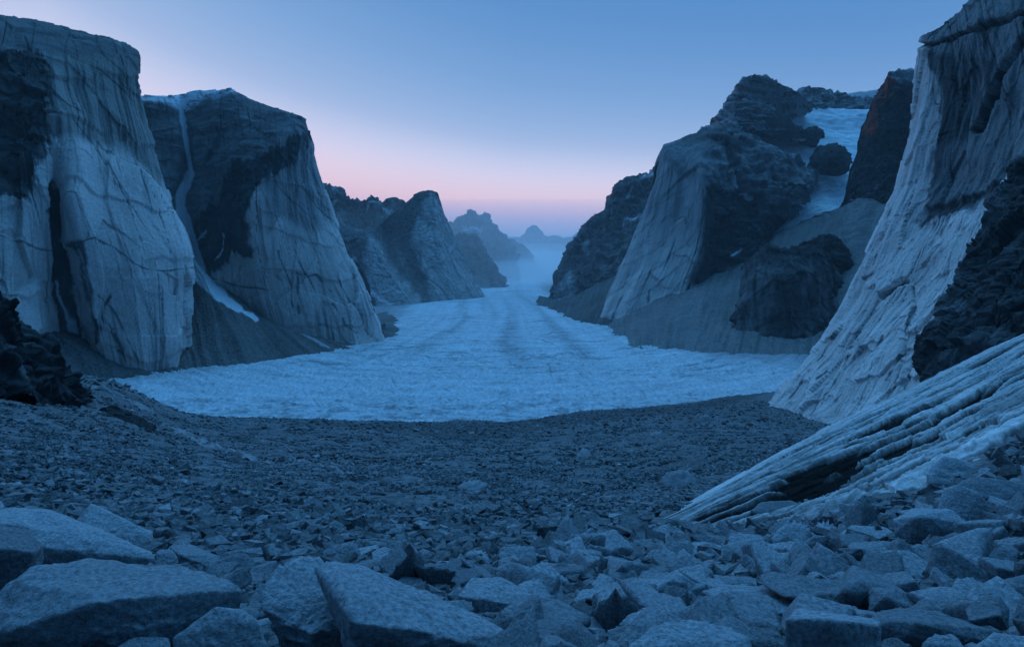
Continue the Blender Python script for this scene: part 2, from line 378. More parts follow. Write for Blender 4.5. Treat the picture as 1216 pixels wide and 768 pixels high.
def lc2_color(s):
    wx, wy = warp(s, 7, 22, 151)
    st = streaks(s, 1., 13)
    c = .47+.06*fbm(s.x/40, s.y/40, s.z/40, 3, 18)+.105*st
    c = c*(1+.16*s.fa+.14*s.fb)
    cap = poly(wx, wy, [(120,90),(300,105),(370,138),(366,158),(330,168),(300,190),(275,235),(230,280),(150,290)], 6)
    c = mix(c, .19+.08*fbm(s.u/60, s.v/3.5, 1, 5, 171, .65)+.05*fbm(s.x/9, s.y/9, s.z/7, 4, 172)+.02*st, cap)
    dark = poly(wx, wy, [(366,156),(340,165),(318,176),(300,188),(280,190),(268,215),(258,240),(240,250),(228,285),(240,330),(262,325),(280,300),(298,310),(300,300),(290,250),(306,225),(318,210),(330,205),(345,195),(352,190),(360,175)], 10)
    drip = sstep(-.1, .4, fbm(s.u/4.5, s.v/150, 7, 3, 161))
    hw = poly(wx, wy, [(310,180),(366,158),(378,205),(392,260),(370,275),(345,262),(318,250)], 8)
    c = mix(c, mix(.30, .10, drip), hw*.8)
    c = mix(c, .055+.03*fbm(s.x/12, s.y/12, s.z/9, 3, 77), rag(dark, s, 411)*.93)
    c = mix(c, .04, poly(wx, wy, [(396,268),(402,272),(446,345),(452,400),(436,395),(424,338)], 3)*(s.y > 790))
    c = mix(c, .07, .85*(1-sstep(1, 5, segdist(wx, wy, [(262,150),(255,175),(246,195)]))))
    for ln, w in [([(250,330),(285,340),(320,345)], 2.5), ([(352,325),(362,330),(375,325),(392,345)], 2.6), ([(353,330),(356,372)], 3.4), ([(330,300),(345,340),(348,365)], 2.5),
                  ([(395,360),(410,385),(430,400)], 3), ([(400,330),(425,370),(438,398)], 2.2)]:
        c = mix(c, .08, .8*crackline(s, wx, wy, ln, w))
    c = mix(c, .06, .85*s.ck); c = mix(c, .17, .6*s.ck2)  # shadow of the thin cracks put into the colour
    c = c[..., None]*mix(np.array([.99, 1., 1.03]), WARM, sstep(.2, .4, c)[..., None])
    sx, sy = mix(s.px, wx, .5), mix(s.py, wy, .5)
    sn = 1-sstep(1.6, 3.4, segdist(sx, sy, [(214,120),(219,150),(222,185),(226,205)]))
    sn = np.maximum(sn, 1-sstep(4, 6.5, segdist(sx, sy, [(225,206),(214,232),(215,250)])))
    sn = np.maximum(sn, 1-sstep(5, 8.5, segdist(sx, sy, [(216,250),(224,275),(231,300),(240,325)])))
    sn = np.maximum(sn, .8*(1-sstep(.5, 1.8, segdist(sx, sy, [(256,308),(268,290),(266,278)]))))
    sn = np.maximum(sn, .7*(1-sstep(.5, 1.6, segdist(sx, sy, [(236,285),(246,275)]))))
    top = poly(sx, sy, [(150,100),(215,104),(272,100),(288,106),(262,112),(240,120),(222,133),(205,128),(190,118),(150,118)], 2.5)
    rocks = sstep(.05, .25, fbm(s.px/9, s.py/2.6, 3, 3, 88)-.15+.35*sstep(240, 290, s.px))
    sn = np.maximum(sn, top*(1-.9*rocks*(s.px > 205)))
    return mix(c, SNOW, sn[..., None])
def lc2_disp(s):
    d = granite_disp(1.1, 2.0, 46.)(s)
    wx, wy = warp(s, 4, 26, 151)
    d = d-2*(1-sstep(2, 9, segdist(wx, wy, [(214,118),(222,185),(215,235),(230,300)])))
    cap = poly(wx, wy, [(120,90),(300,105),(362,138),(366,158),(330,168),(300,190),(275,235),(230,280),(150,290)], 6)
    dk = poly(wx, wy, [(340,165),(318,176),(300,188),(268,215),(240,250),(228,285),(240,330),(262,325),(298,310),(290,250),(318,210),(352,190)], 8)
    d = d+dk*(5*facets(s.x/18, s.y/18, s.z/26, 93)+2.2*facets(s.x/7, s.y/7, s.z/10, 94))+cap*1.6*facets(s.x/22, s.y/22, s.z/12, 95)
    d = d+cap*.9*(saw(s.z/17+fbm(s.x/60, s.y/60, 0, 2, 9)*.8, .3)-.5)
    gm = 1-sstep(4, 12, segdist(wx, wy, [(214,118),(220,165),(224,203),(214,235),(222,272),(234,310)]))
    d = d*(1-.9*gm)-.6*gm
    fade = sstep(-4, 6, s.v); return d*(.3+.7*fade)
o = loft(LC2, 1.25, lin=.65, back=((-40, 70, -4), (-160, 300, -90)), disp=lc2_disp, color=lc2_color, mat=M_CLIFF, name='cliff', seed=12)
tag(o, 'second cliff on the left, flat snow-dusted top and a white snow gully down its left side', 'cliff', 'great rock walls above the glacier', 'structure')

# =================================================================== far ridges: skyline + foot line
def ridge(sky, foot, rows=(.22, .5, .78), conc=0.0, **k):
    ribs = []
    for (x, y, Y), (fx, fy, fY) in zip(sky, foot):
        r = [(x, y, Y)]
        for t in rows:
            q = t+conc*t*(1-t)
            r.append((x+(fx-x)*t, y+(fy-y)*t, Y+(fY-Y)*q))
        r.append((fx, fy, fY)); ribs.append(r)
    return loft(ribs, **k)
def crag_disp(a=20., f=160., e=0, strata=0., sz=30.):
    def g(s):
        d = a*(ridged(s.x/f, s.y/f, s.z/f, 5, e)-.6)+a*.5*fbm(s.x/f*3, s.y/f*3, s.z/f*2, 4, e+4)
        d = d+a*.45*(ridged(s.x/f*4, s.y/f*4, s.z/f*4, 4, e+6)-.6)
        d = d+a*.35*ridged(s.u/(f*.3), s.v/(f*1.5), .3, 3, e+8)
        d = d+a*.36*facets(s.x/(f*.32), s.y/(f*.32), s.z/(f*.5), e)+a*.2*facets(s.x/(f*.12), s.y/(f*.12), s.z/(f*.14), e+1)
        if strata: d = d+strata*(saw(s.z/sz+fbm(s.x/200, s.y/200, 0, 3, e+2)*1.2, .35)-.5)
        return d
    return g
def far_color(dark=.10, light=.30, snow=(), thr=0., e=0, pale=None):
    def g(s):
        wx, wy = warp(s, 4, 14, 200+e)
        n = fbm(s.x/130, s.y/130, s.z/130, 4, e+1)+.5*fbm(s.u/14, s.v/200, 0, 3, e+5)
        c = mix(dark, light, sstep(-.35+thr, .5+thr, n))
        if pale:
            m = np.zeros(s.px.shape)
            for pp in pale: m = np.maximum(m, poly(wx, wy, pp, 4))
            stk = .46+.12*fbm(s.u/9, s.v/190, 2, 4, e+9)+.05*n
            if hasattr(s, 'fa'): stk = stk*(1+.16*s.fa+.14*s.fb)
            stk = mix(stk, .14, .5*getattr(s, 'ck', 0)); stk = mix(stk, .2, .6*getattr(s, 'ck2', 0))  # crack shade painted into the pale faces
            c = mix(c, stk, m)
        c = np.stack([c, c*1.01, c*1.04], -1)
        for sp in snow:
            sn = poly(wx*.6+s.px*.4, wy*.6+s.py*.4, sp, 1.)
            c = mix(c, SNOW, sn[..., None])
        return c
    return g
# ridge behind the middle left mountain
sk = [(360,205,2400),(380,216,2400),(388,223,2400),(398,226,2400),(404,226,2400),(412,237,2400),(422,241,2400),(432,240,2400),(441,238,2400),(448,234,2400),(455,240,2400),(463,238,2400),(473,242,2400),(485,250,2400),(500,262,2500),(515,275,2600)]
o = ridge(sk, [(x*.9+45, 352, 2000) for x, y, Y in sk], dens=1.3, disp=crag_disp(24, 150, 20), color=far_color(.12, .24, [[(391,243),(402,242),(398,247),(391,246)],[(436,248),(440,241),(438,252),(436,253)],[(438,242),(452,241),(450,243),(440,244)],[(452,258),(454,249),(460,248),(468,254),(460,256)],[(393,228),(396,226),(400,228)],[(396,268),(408,267),(424,273),(410,275),(397,273)]], e=20), mat=M_FAR, name='mountain', back=((0, 60, -40), (0, 500, -300)), seed=20)
tag(o, 'dark jagged ridge with small snow patches rising behind the pointed grey mountain', 'mountain', None, 'structure')
M3 = [
 [(340,262,1750),(345,285,1700),(350,310,1650),(355,335,1600),(360,372,1500)],
 [(400,264,1720),(402,285,1660),(406,310,1600),(412,335,1550),(420,372,1470)],
 [(428,273,1680),(428,290,1610),(434,312,1570),(446,338,1530),(462,372,1460)],
 [(444,272,1680),(446,290,1620),(455,313,1580),(472,338,1545),(490,371,1480)],
 [(460,256,1800),(458,282,1760),(468,306,1700),(486,336,1640),(506,370,1530)],
 [(478,246,1840),(473,272,1780),(480,296,1740),(497,332,1680),(518,366,1590)],
 [(490,237,1860),(486,265,1790),(491,290,1740),(507,326,1690),(528,364,1610)],
 [(503,230,1880),(501,262,1800),(506,290,1745),(522,326,1700),(541,362,1650)],
 [(513,229,1890),(514,260,1810),(521,290,1755),(536,326,1720),(553,359,1690)],
 [(517,230,1910),(527,256,1910),(539,286,1890),(557,322,1870),(575,352,1850)],
 [(513,236,2100),(520,262,2100),(534,290,2100),(551,324,2100),(568,350,2080)],
 [(480,240,2500),(490,265,2500),(505,292,2500),(525,325,2500),(540,350,2500)]]
def m3_disp(s):
    return granite_disp(2.6, 1.2, 40.)(s)*.8
o = loft(M3, 1.35, lin=.65, back=((-10, 40, -30), (-60, 400, -260)), disp=m3_disp,
    color=far_color(.15, .25, e=30, thr=.05, pale=[[(504,240),(514,231),(530,262),(556,320),(576,352),(520,368),(505,330),(492,300),(488,285),(496,262)],[(440,280),(452,288),(462,312),(484,338),(502,366),(455,372),(440,345),(432,310)]], snow=[[(430,335),(436,338),(450,352),(470,362),(460,362),(440,350)]]), mat=M_FAR, name='mountain', seed=30)
tag(o, 'pointed grey mountain with a steep pale face, left of the glacier bend', 'mountain', None, 'structure')
# beyond it
sk = [(500,300,2950),(525,292,2950),(540,283,2900),(552,280,2900),(564,281,2900),(569,287,2850),(575,297,2820),(583,310,2800),(590,322,2780),(600,336,2750)]
o = ridge(sk, [(510,352,2650),(530,352,2620),(545,350,2600),(560,349,2580),(572,348,2560),(580,347,2600),(588,345,2640),(594,343,2680),(600,341,2700),(604,340,2740)], dens=1.4, disp=crag_disp(22, 170, 40), color=far_color(.12, .22, e=40), mat=M_FAR, name='mountain', back=((0, 120, -5), (0, 500, -250)), seed=40)
tag(o, 'low rounded rock buttress at the far left margin of the glacier', 'mountain', None, 'structure')
sk = [(490,300,4400),(510,285,4400),(525,272,4400),(540,262,4400),(548,256,4400),(555,254,4400),(559,251,4400),(564,255,4400),(572,257,4400),(578,257,4400),(582,265,4400),(590,268,4400),(597,276,4400),(604,289,4400),(612,297,4450)]
o = ridge(sk, [(x*.95+36, 334, 3900) for x, y, Y in sk], dens=1.5, disp=crag_disp(45, 300, 50), color=far_color(.10, .2, [[(549,270),(556,272),(566,271),(575,270),(572,276),(552,276)]], e=50), mat=M_FAR, name='mountain', back=((0, 90, -70), (0, 900, -400)), seed=50)
tag(o, 'distant dark twin-topped mountain with one flat snow patch above the mist', 'mountain', None, 'structure')
sk = [(596,295,4900),(605,287,4900),(613,288,4900),(622,292,4900),(628,299,4900),(634,310,4900),(640,318,4900),(648,327,4900),(655,331,4900)]
o = ridge(sk, [(x*.9+62, 332, 4500) for x, y, Y in sk], dens=1.6, disp=crag_disp(28, 260, 55), color=far_color(.11, .2, e=55), mat=M_FAR, name='mountain', back=((0, 90, -70), (0, 900, -400)), seed=55)
tag(o, 'hazy rounded spur sloping down into the mist at the head of the glacier', 'mountain', None, 'structure')
sk = [(560,292,8200),(590,287,8200),(607,283,8200),(617,281,8200),(625,275,8200),(630,270,8200),(636,269,8200),(641,272,8200),(648,279,8200),(656,281,8200),(666,282,8200),(676,287,8200),(690,296,8200)]
o = ridge(sk, [(x, 329, 7600) for x, y, Y in sk], dens=1.6, disp=crag_disp(40, 420, 60), color=far_color(.10, .17, e=60), mat=M_FAR, name='mountain', back=((0, 120, -90), (0, 1200, -500)), seed=60)
tag(o, 'faint farthest peak on the horizon in the middle of the valley', 'mountain', None, 'structure')
sk = [(655,292,7000),(668,286,7000),(680,279,7000),(690,275,7000),(700,271,7000),(720,262,7000),(750,258,7000)]
o = ridge(sk, [(x, 330, 6600) for x, y, Y in sk], dens=1.4, disp=crag_disp(40, 420, 66), color=far_color(.10, .17, e=66), mat=M_FAR, name='mountain', back=((0, 120, -90), (0, 1200, -500)), seed=66)
tag(o, 'faint far ridge half hidden behind the dark right-hand mountain', 'mountain', None, 'structure')
# right middle mountain
sk = [(656,345,1800),(661,335,1700),(664,325,1680),(670,311,1680),(677,296,1680),(682,284,1680),(690,283,1700),(694,272,1720),(699,262,1740),(707,258,1760),(718,249,1780),(724,238,1800),(731,225,1820),(739,217,1840),(750,212,1860),(762,208,1880),(774,203,1900),(783,198,1900),(800,190,1920),(830,185,1950)]
ft = [(654,362,1560),(658,364,1500),(661,366,1480),(666,367,1460),(672,368,1440),(680,368,1430),(688,368,1420),(696,366,1420),(704,364,1420),(712,362,1420),(722,360,1420),(730,358,1420),(740,355,1420),(750,352,1430),(760,350,1440),(772,348,1450),(784,345,1460),(796,342,1480),(815,340,1500),(840,340,1550)]
o = ridge(sk, ft, dens=1.3, disp=crag_disp(16, 120, 70, 4, 40), color=far_color(.11, .21, [[(739,266),(744,259),(752,260),(766,258),(764,264),(750,265),(741,268)],[(744,231),(750,222),(752,222),(748,234),(745,236)],[(755,214),(770,207),(784,198),(786,206),(768,213)]], e=70, pale=[[(662,350),(668,335),(676,320),(684,330),(684,350),(676,368),(661,366)],[(690,295),(697,282),(702,300),(697,305)]]), mat=M_FAR, name='mountain', back=((0, 80, -10), (60, 500, -250)), seed=70)
tag(o, 'dark stepped mountain with a snow patch, on the right before the mist', 'mountain', None, 'structure')

# =================================================================== RIGHT MASSIF
R1 = [
 [(860,190,1650),(860,205,1650),(850,240,1650),(830,285,1650),(800,335,1650),(770,380,1650)],
 [(805,178,1330),(802,202,1330),(790,240,1330),(768,285,1330),(742,338,1330),(718,385,1330)],
 [(784,186,1125),(782,202,1112),(770,240,1092),(749,285,1072),(728,340,1050),(706,392,1010)],
 [(788,172,1130),(796,190,1085),(788,240,1055),(775,290,1030),(754,345,1000),(728,402,950)],
 [(800,168,1142),(818,203,1055),(814,250,1022),(804,295,1002),(783,345,980),(765,400,940)],
 [(822,158,1165),(835,206,1018),(839,250,998),(832,290,985),(815,340,962),(800,398,930)],
 [(845,152,1180),(849,208,1040),(852,250,1020),(846,290,1010),(838,335,985),(830,385,945)],
 [(870,150,1215),(872,203,1085),(872,250,1055),(868,290,1035),(866,322,1002),(862,372,950)],
 [(896,160,1250),(898,200,1170),(894,250,1115),(888,285,1060),(884,312,1030),(882,360,970)],
 [(912,172,1270),(918,204,1165),(914,250,1110),(904,278,1075),(898,305,1040),(895,350,980)],
 [(936,188,1310),(938,214,1205),(926,245,1150),(910,270,1105),(900,292,1060),(896,335,1000)],
 [(962,200,1360),(963,222,1270),(948,244,1210),(926,262,1150),(910,280,1090),(900,320,1010)],
 [(968,206,1450),(966,228,1400),(951,248,1350),(930,266,1300),(914,284,1200),(903,322,1050)],
 [(950,218,1650),(948,230,1650),(935,250,1650),(916,268,1650),(900,286,1600),(890,322,1500)]]
def r1_color(s):
    wx, wy = warp(s, 7, 22, 251)
    st = streaks(s, 1.6, 23)
    c = .20+.06*fbm(s.x/50, s.y/50, s.z/50, 4, 28)+.11*fbm(s.u/70, s.v/4, 0, 5, 29, .65)+.05*fbm(s.x/9, s.y/9, s.z/7, 4, 30)
    lob = fbm(s.px/30, s.py/24, 2, 3, 222)
    c = c+.03*lob
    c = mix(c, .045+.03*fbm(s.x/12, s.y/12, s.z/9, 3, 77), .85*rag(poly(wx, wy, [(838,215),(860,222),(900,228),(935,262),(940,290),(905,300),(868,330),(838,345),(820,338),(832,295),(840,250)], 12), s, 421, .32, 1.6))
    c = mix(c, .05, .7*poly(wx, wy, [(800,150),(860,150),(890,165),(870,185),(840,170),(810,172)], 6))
    pale = poly(wx, wy, [(786,190),(800,200),(815,212),(832,212),(838,240),(834,285),(818,330),(830,345),(835,390),(690,420),(722,340),(748,285),(770,235)], 5)
    drip = sstep(-.1, .4, fbm(s.u/6.5, s.v/200, 7, 3, 261))
    hw = sstep(300, 240, wy+20*fbm(s.px/20, 0, 0, 2, 5))
    pc = mix((.42+.16*st)*(1+.10*s.fa+.08*s.fb), mix(.27, .09, drip), hw*.75)
    pc = mix(pc, .07, .85*s.ck); pc = mix(pc, .15, .6*s.ck2)  # dark crack colour stands in for shade in the grooves
    c = mix(c, pc, pale)
    c = mix(c, .06, .8*(1-sstep(1, 4, segdist(wx, wy, [(868,175),(873,205),(885,235),(893,250)]))))
    for ln, w in [([(790,330),(772,345),(770,360)], 3), ([(745,345),(735,362),(725,385)], 2.5), ([(800,262),(812,255),(815,265)], 3)]:
        c = mix(c, .07, .8*crackline(s, wx, wy, ln, w))
    c = c[..., None]*mix(np.array([.99, 1., 1.03]), WARM, sstep(.2, .4, c)[..., None])
    sx, sy = mix(s.px, wx, .5), mix(s.py, wy, .5)
    sn = np.zeros(s.px.shape)
    for ln, w in [([(872,208),(880,222)], 1.6), ([(887,228),(891,237)], 1.), ([(869,304),(876,300),(882,294)], 1.3), ([(940,241),(952,243)], 1.)]:
        sn = np.maximum(sn, 1-sstep(w*.6, w*1.3, segdist(sx, sy, ln)))
    return mix(c, SNOW*.9, sn[..., None])
def r1_disp(s):
    d = granite_disp(1.2, 1.4, 46.)(s)*.75
    wx, wy = warp(s, 4, 26, 251)
    dk = sstep(830, 860, s.px)
    d = d+dk*(7*(ridged(s.u/60, s.v/200, .3, 4, 33)-.6)+2.4*(saw(s.z/15+.5*fbm(s.x/90, s.y/90, 0, 3, 35)+.12*facets(s.x/20, s.y/20, s.z/20, 38), .1)-.5)+4*(ridged(s.x/34, s.y/34, s.z/26, 5, 36)-.6)+7*facets(s.x/40, s.y/40, s.z/22, 36)+3.2*facets(s.x/12, s.y/12, s.z/10, 37))
    for cx_, cy_, rx, ry, am in [(930, 186, 46, 20, 15), (932, 231, 30, 17, 12), (900, 268, 28, 15, 9), (850, 172, 30, 15, 9), (873, 196, 24, 16, 8), (900, 222, 28, 16, 10), (885, 300, 22, 18, 9), (905, 246, 24, 14, 9)]:
        q = ((wx-cx_)/rx)**2+((wy-cy_)/ry)**2
        d = d+.55*am*np.clip(1-q, 0, 1)**.7*sstep(825, 850, s.px)
    d = d-10*(1-sstep(2, 12, segdist(wx, wy, [(868,172),(873,205),(885,235),(893,255)])))
    fade = sstep(-4, 6, s.v); return d*(.35+.65*fade)
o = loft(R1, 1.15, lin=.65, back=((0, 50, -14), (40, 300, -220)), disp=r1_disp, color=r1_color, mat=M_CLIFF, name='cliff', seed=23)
tag(o, 'big buttress right of the glacier, pale streaked prow turning to a dark terraced side', 'cliff', 'great rock walls above the glacier', 'structure')

def snowy_strata(glow_areas, e, base=.075, dust=.5, fields=()):
    def g(s):
        wx, wy = warp(s, 5, 16, 300+e)
        c = base+.035*fbm(s.x/40, s.y/40, s.z/40, 4, e+1)+.03*fbm(s.u/15, s.v/120, 0, 3, e+2)
        c = np.stack([c, c*1.01, c*1.05], -1)
        for rp in glow_areas:
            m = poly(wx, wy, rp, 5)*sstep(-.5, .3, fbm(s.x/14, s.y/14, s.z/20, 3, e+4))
            c = mix(c, np.array([.72, .17, .10])*(1+.35*fbm(s.u/8, s.v/40, 0, 3, e+5))[..., None], (m*.85)[..., None])  # alpenglow painted into the rock colour as red patches
        led = sstep(.12, .34, fbm(s.x/55, s.y/55, s.z/4.5, 4, e+7)+.35*fbm(s.x/120, s.y/120, s.z/60, 2, e+9)-(.62-dust))
        for fp in fields: led = np.maximum(led, 1.2*poly(wx, wy, fp, 2))
        return mix(c, SNOW*.75, (led*.8)[..., None])
    return g
sk = [(815,175,1560),(838,153,1540),(846,146,1520),(853,138,1520),(860,132,1520),(866,118,1530),(871,112,1540),(877,103,1550),(884,93,1560),(889,90,1560),(897,89,1560),(905,91,1560),(914,93,1565),(924,99,1575),(935,104,1590),(945,109,1610),(955,116,1640),(966,123,1680)]
ft = [(830,185,1420),(845,172,1400),(852,172,1390),(860,172,1400),(868,172,1420),(874,166,1440),(880,160,1470),(886,154,1500),(893,148,1540),(901,138,1570),(908,126,1590),(916,118,1610),(926,116,1625),(937,117,1640),(947,119,1650),(957,122,1660),(967,126,1675),(976,131,1690)]
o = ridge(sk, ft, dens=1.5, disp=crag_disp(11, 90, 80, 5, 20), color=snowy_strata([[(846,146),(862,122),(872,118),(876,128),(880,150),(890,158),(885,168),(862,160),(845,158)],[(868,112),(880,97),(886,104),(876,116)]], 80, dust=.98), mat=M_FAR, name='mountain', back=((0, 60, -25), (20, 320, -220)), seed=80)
tag(o, 'highest dark peak on the right with layered snow dusting and red evening glow painted on its left flank', 'mountain', None, 'structure')
sk = [(925,110,1900),(940,108,1900),(950,107,1900),(958,105,1900),(966,106,1900),(975,104,1900),(985,106,1900),(994,109,1900),(1002,110,1900),(1012,114,1900),(1022,117,1900),(1034,119,1880),(1050,125,1880),(1080,135,1880)]
o = ridge(sk, [(x, y+26, 1770) for x, y, Y in sk], dens=1.5, disp=crag_disp(14, 100, 90, 6, 18), color=snowy_strata([], 90, dust=.85), mat=M_FAR, name='mountain', back=((0, 60, -15), (0, 320, -200)), seed=90)
tag(o, 'low dark serrated ridge dusted with snow above the hanging glacier', 'mountain', None, 'structure')
sk = [(960,125,4200),(985,116,4200),(1005,112,4200),(1025,109,4200),(1050,106,4200),(1090,104,4200)]
o = ridge(sk, [(x, 150, 3900) for x, y, Y in sk], dens=1.0, disp=crag_disp(8, 300, 95), color=lambda s: np.zeros(s.px.shape+(3,))+SNOW*.8, mat=M_FAR, name='mountain', back=((0, 120, -90), (0, 1200, -500)), seed=95)
tag(o, 'smooth snow dome barely showing behind the serrated ridge', 'mountain', None, 'structure')
# hanging glacier
HG = [
 [(885,140,1720),(880,160,1640),(890,180,1540),(925,208,1420),(945,236,1330),(935,262,1240),(900,280,1150),(862,305,1080)],
 [(925,124,1790),(920,150,1660),(930,175,1550),(960,206,1430),(972,234,1340),(955,262,1240),(912,286,1150),(868,312,1070)],
 [(960,126,1800),(955,152,1680),(965,178,1560),(978,206,1440),(985,234,1345),(968,262,1240),(922,290,1150),(874,318,1060)],
 [(1000,130,1800),(995,155,1690),(1000,180,1570),(1000,208,1445),(998,236,1345),(982,264,1240),(934,294,1140),(880,322,1050)],
 [(1050,128,1800),(1045,155,1700),(1040,180,1580),(1030,208,1450),(1020,236,1345),(1000,266,1230),(950,298,1120),(890,326,1040)]]
def hg_disp(s):
    return 5*fbm(s.x/60, s.y/60, s.z/60, 4, 5)+3.2*np.abs(fbm(s.x/24, s.y/24, s.z/24, 4, 6))-4*ridged(s.u/70, s.v/22, 0, 3, 8)
def hg_color(s):
    n = fbm(s.u/40, s.v/14, 0, 4, 7)+.5*ridged(s.u/25, s.v/8, 0, 2, 9)-.3
    c = mix(np.array([.70, .76, .82]), np.array([.88, .9, .92]), sstep(-.3, .3, n)[..., None])
    # moraine dirt along the tongue's edge
    return c
o = loft(HG, 1.3, back=((0, 40, -10), (0, 200, -80)), disp=hg_disp, color=hg_color, mat=M_ICE, name='hanging_glacier', seed=97)
tag(o, 'white hanging glacier of crevassed snow spilling down between two right-hand peaks', 'glacier', None, 'structure')
def knob(ribs, name, label, base, e, mat=M_FAR, k=1.2, color=None):
    o = loft(ribs, 1.5, back=((0, 20, -6), (0, 70, -60)), disp=crag_disp(6*k, 40*k, e, 1.5, 12), color=color or far_color(base*.6, base*1.5, e=e), mat=mat, name=name, seed=e)
    return tag(o, label, 'outcrop', None, 'structure')
knob([[(967,190,1420),(968,194,1400),(969,199,1380),(971,204,1370)],[(970,180,1420),(971,187,1385),(972,196,1365),(975,207,1360)],[(977,173,1420),(978,182,1375),(980,194,1355),(982,209,1350)],[(988,171,1420),(989,180,1375),(990,194,1352),(991,210,1348)],[(998,174,1420),(999,183,1380),(1000,195,1360),(1001,208,1352)],[(1006,181,1425),(1006,188,1395),(1006,196,1375),(1006,204,1368)],[(1009,190,1440),(1009,193,1430),(1009,197,1420),(1008,201,1415)]],
     'rock_knob', 'round dark rock knob standing in the middle of the hanging glacier', .09, 101)
knob([[(868,122,1530),(868,135,1500),(869,150,1485),(870,168,1470)],[(880,119,1530),(880,130,1500),(880,142,1485),(881,156,1480)],[(893,119,1535),(893,128,1505),(893,138,1490),(894,153,1480)],[(905,123,1540),(905,130,1505),(906,142,1490),(907,158,1480)],[(918,129,1545),(918,138,1505),(919,146,1490),(920,162,1480)],[(931,138,1545),(931,144,1505),(932,150,1490),(933,166,1480)],[(942,146,1545),(942,150,1510),(943,155,1495),(944,168,1485)],[(951,151,1550),(951,155,1520),(951,160,1505),(952,168,1490)],[(955,160,1560),(955,162,1550),(955,164,1540),(955,168,1530)]],
     'rock_knob', 'dark rock band under the highest peak with hanging snow above and below it', .10, 104, color=snowy_strata([], 105, dust=.62))
knob([[(953,158,1545),(953,160,1535),(953,162,1525),(953,165,1515)],[(959,152,1535),(959,155,1510),(959,159,1500),(960,164,1495)],[(968,150,1535),(968,154,1505),(968,159,1495),(969,166,1490)],[(976,154,1535),(976,157,1512),(976,161,1502),(976,165,1496)],[(979,159,1545),(979,160,1535),(979,162,1525),(979,164,1515)]],
     'rock_knob', 'small dark rock lump at the right end of the dark rock band', .09, 107, k=.5)
# right dark pointed peak
sk = [(994,262,1180),(1007,238,1130),(1015,215,1100),(1022,195,1080),(1029,172,1060),(1035,150,1050),(1038,135,1045),(1040,117,1040),(1046,104,1040),(1051,95,1040),(1058,84,1040),(1063,81,1040),(1069,80,1042),(1077,83,1045),(1088,87,1050),(1105,95,1060),(1130,110,1080),(1160,140,1100)]
ft = [(993,268,1120),(1004,258,1060),(1011,256,1030),(1019,254,1010),(1027,253,995),(1034,254,985),(1038,256,975),(1042,258,965),(1050,259,955),(1058,260,945),(1066,260,940),(1076,260,935),(1088,262,930),(1102,264,930),(1120,268,930),(1140,272,930),(1160,278,940),(1185,285,950)]
def rp_disp(s):
    return crag_disp(7, 60, 110, 0)(s)+5*(ridged(s.u/38, s.v/260, .3, 4, 112)-.6)-4+2.5*(saw(s.z/15+fbm(s.x/60, s.y/60, 0, 3, 4), .4)-.5)
def rp_color(s):
    c = snowy_strata([[(1018,160),(1032,132),(1046,98),(1056,82),(1064,84),(1066,98),(1056,112),(1044,128),(1034,158)]], 110, base=.085, dust=.25)(s)  # the outline holds the painted red summit glow
    wx, wy = warp(s, 3, 12, 411)
    sn = poly(wx, wy, [(1060,84),(1072,80),(1095,86),(1120,100),(1100,104),(1080,99),(1066,96),(1058,92)], 2.)*sstep(-.45, -.05, fbm(s.px/7, s.py/3, 0, 3, 412)+.2)
    return mix(c, SNOW, sn[..., None])
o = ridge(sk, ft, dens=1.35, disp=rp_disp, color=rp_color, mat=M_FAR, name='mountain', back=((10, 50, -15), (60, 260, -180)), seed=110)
tag(o, 'dark pointed peak with painted red glow on its shoulder and snow tip beside the right-hand cliff', 'mountain', None, 'structure')

# ------------------------------------------------------------------ scree slopes
def scree_color(e, streak=(), base=.13):
    def g(s):
        wx, wy = warp(s, 6, 18, 500+e)
        c = base+.05*fbm(s.u/9, s.v/170, 0, 4, e)+.022*fbm(s.x/5, s.y/5, s.z/5, 3, e+3)+.02*fbm(s.x/60, s.y/60, s.z/60, 2, e+6)
        c = c*(1+.15*facets(s.x/2.6, s.y/2.6, s.z/2.6, e)+.10*facets(s.x/7, s.y/7, s.z/7, e+1))
        c = np.stack([c*1.02, c, c*.99], -1)
        for ln, w0, w1, al in streak:
            L = segdist(mix(s.px, wx, .35), mix(s.py, wy, .35), ln)
            c = mix(c, SNOW*.95, (al*(1-sstep(w0, w1, L)))[..., None])
        return c
    return g
def scree_disp(a=1.2, e=0):
    return lambda s: .22*facets(s.x/4, s.y/4, s.z/4, e+2)+a*fbm(s.x/14, s.y/14, s.z/14, 5, e)+a*2.2*fbm(s.u/14, s.v/240, 0, 3, e+5)+a*2*fbm(s.x/70, s.y/70, s.z/70, 2, e+9)
def scree(TE, **k):
    t = [p[0] for p in TE]; f = [p[1] for p in TE]
    return ridge(t, f, rows=(.2, .4, .6, .8), **k)
LF = [((20,385,515),(70,475,425)), ((72,397,498),(106,453,478)), ((125,421,512),(130,451,492)), ((180,436,540),(196,443,518)), ((215,360,720),(238,445,545)),
      ((233,306,772),(285,440,565)), ((262,330,757),(335,436,590)), ((300,362,742),(380,432,615)), ((345,388,732),(420,426,650)),
      ((385,402,722),(450,420,675)), ((428,404,735),(474,410,740)), ((448,388,770),(480,395,860)), ((440,382,860),(476,383,1020)), ((420,378,1000),(460,370,1250))]
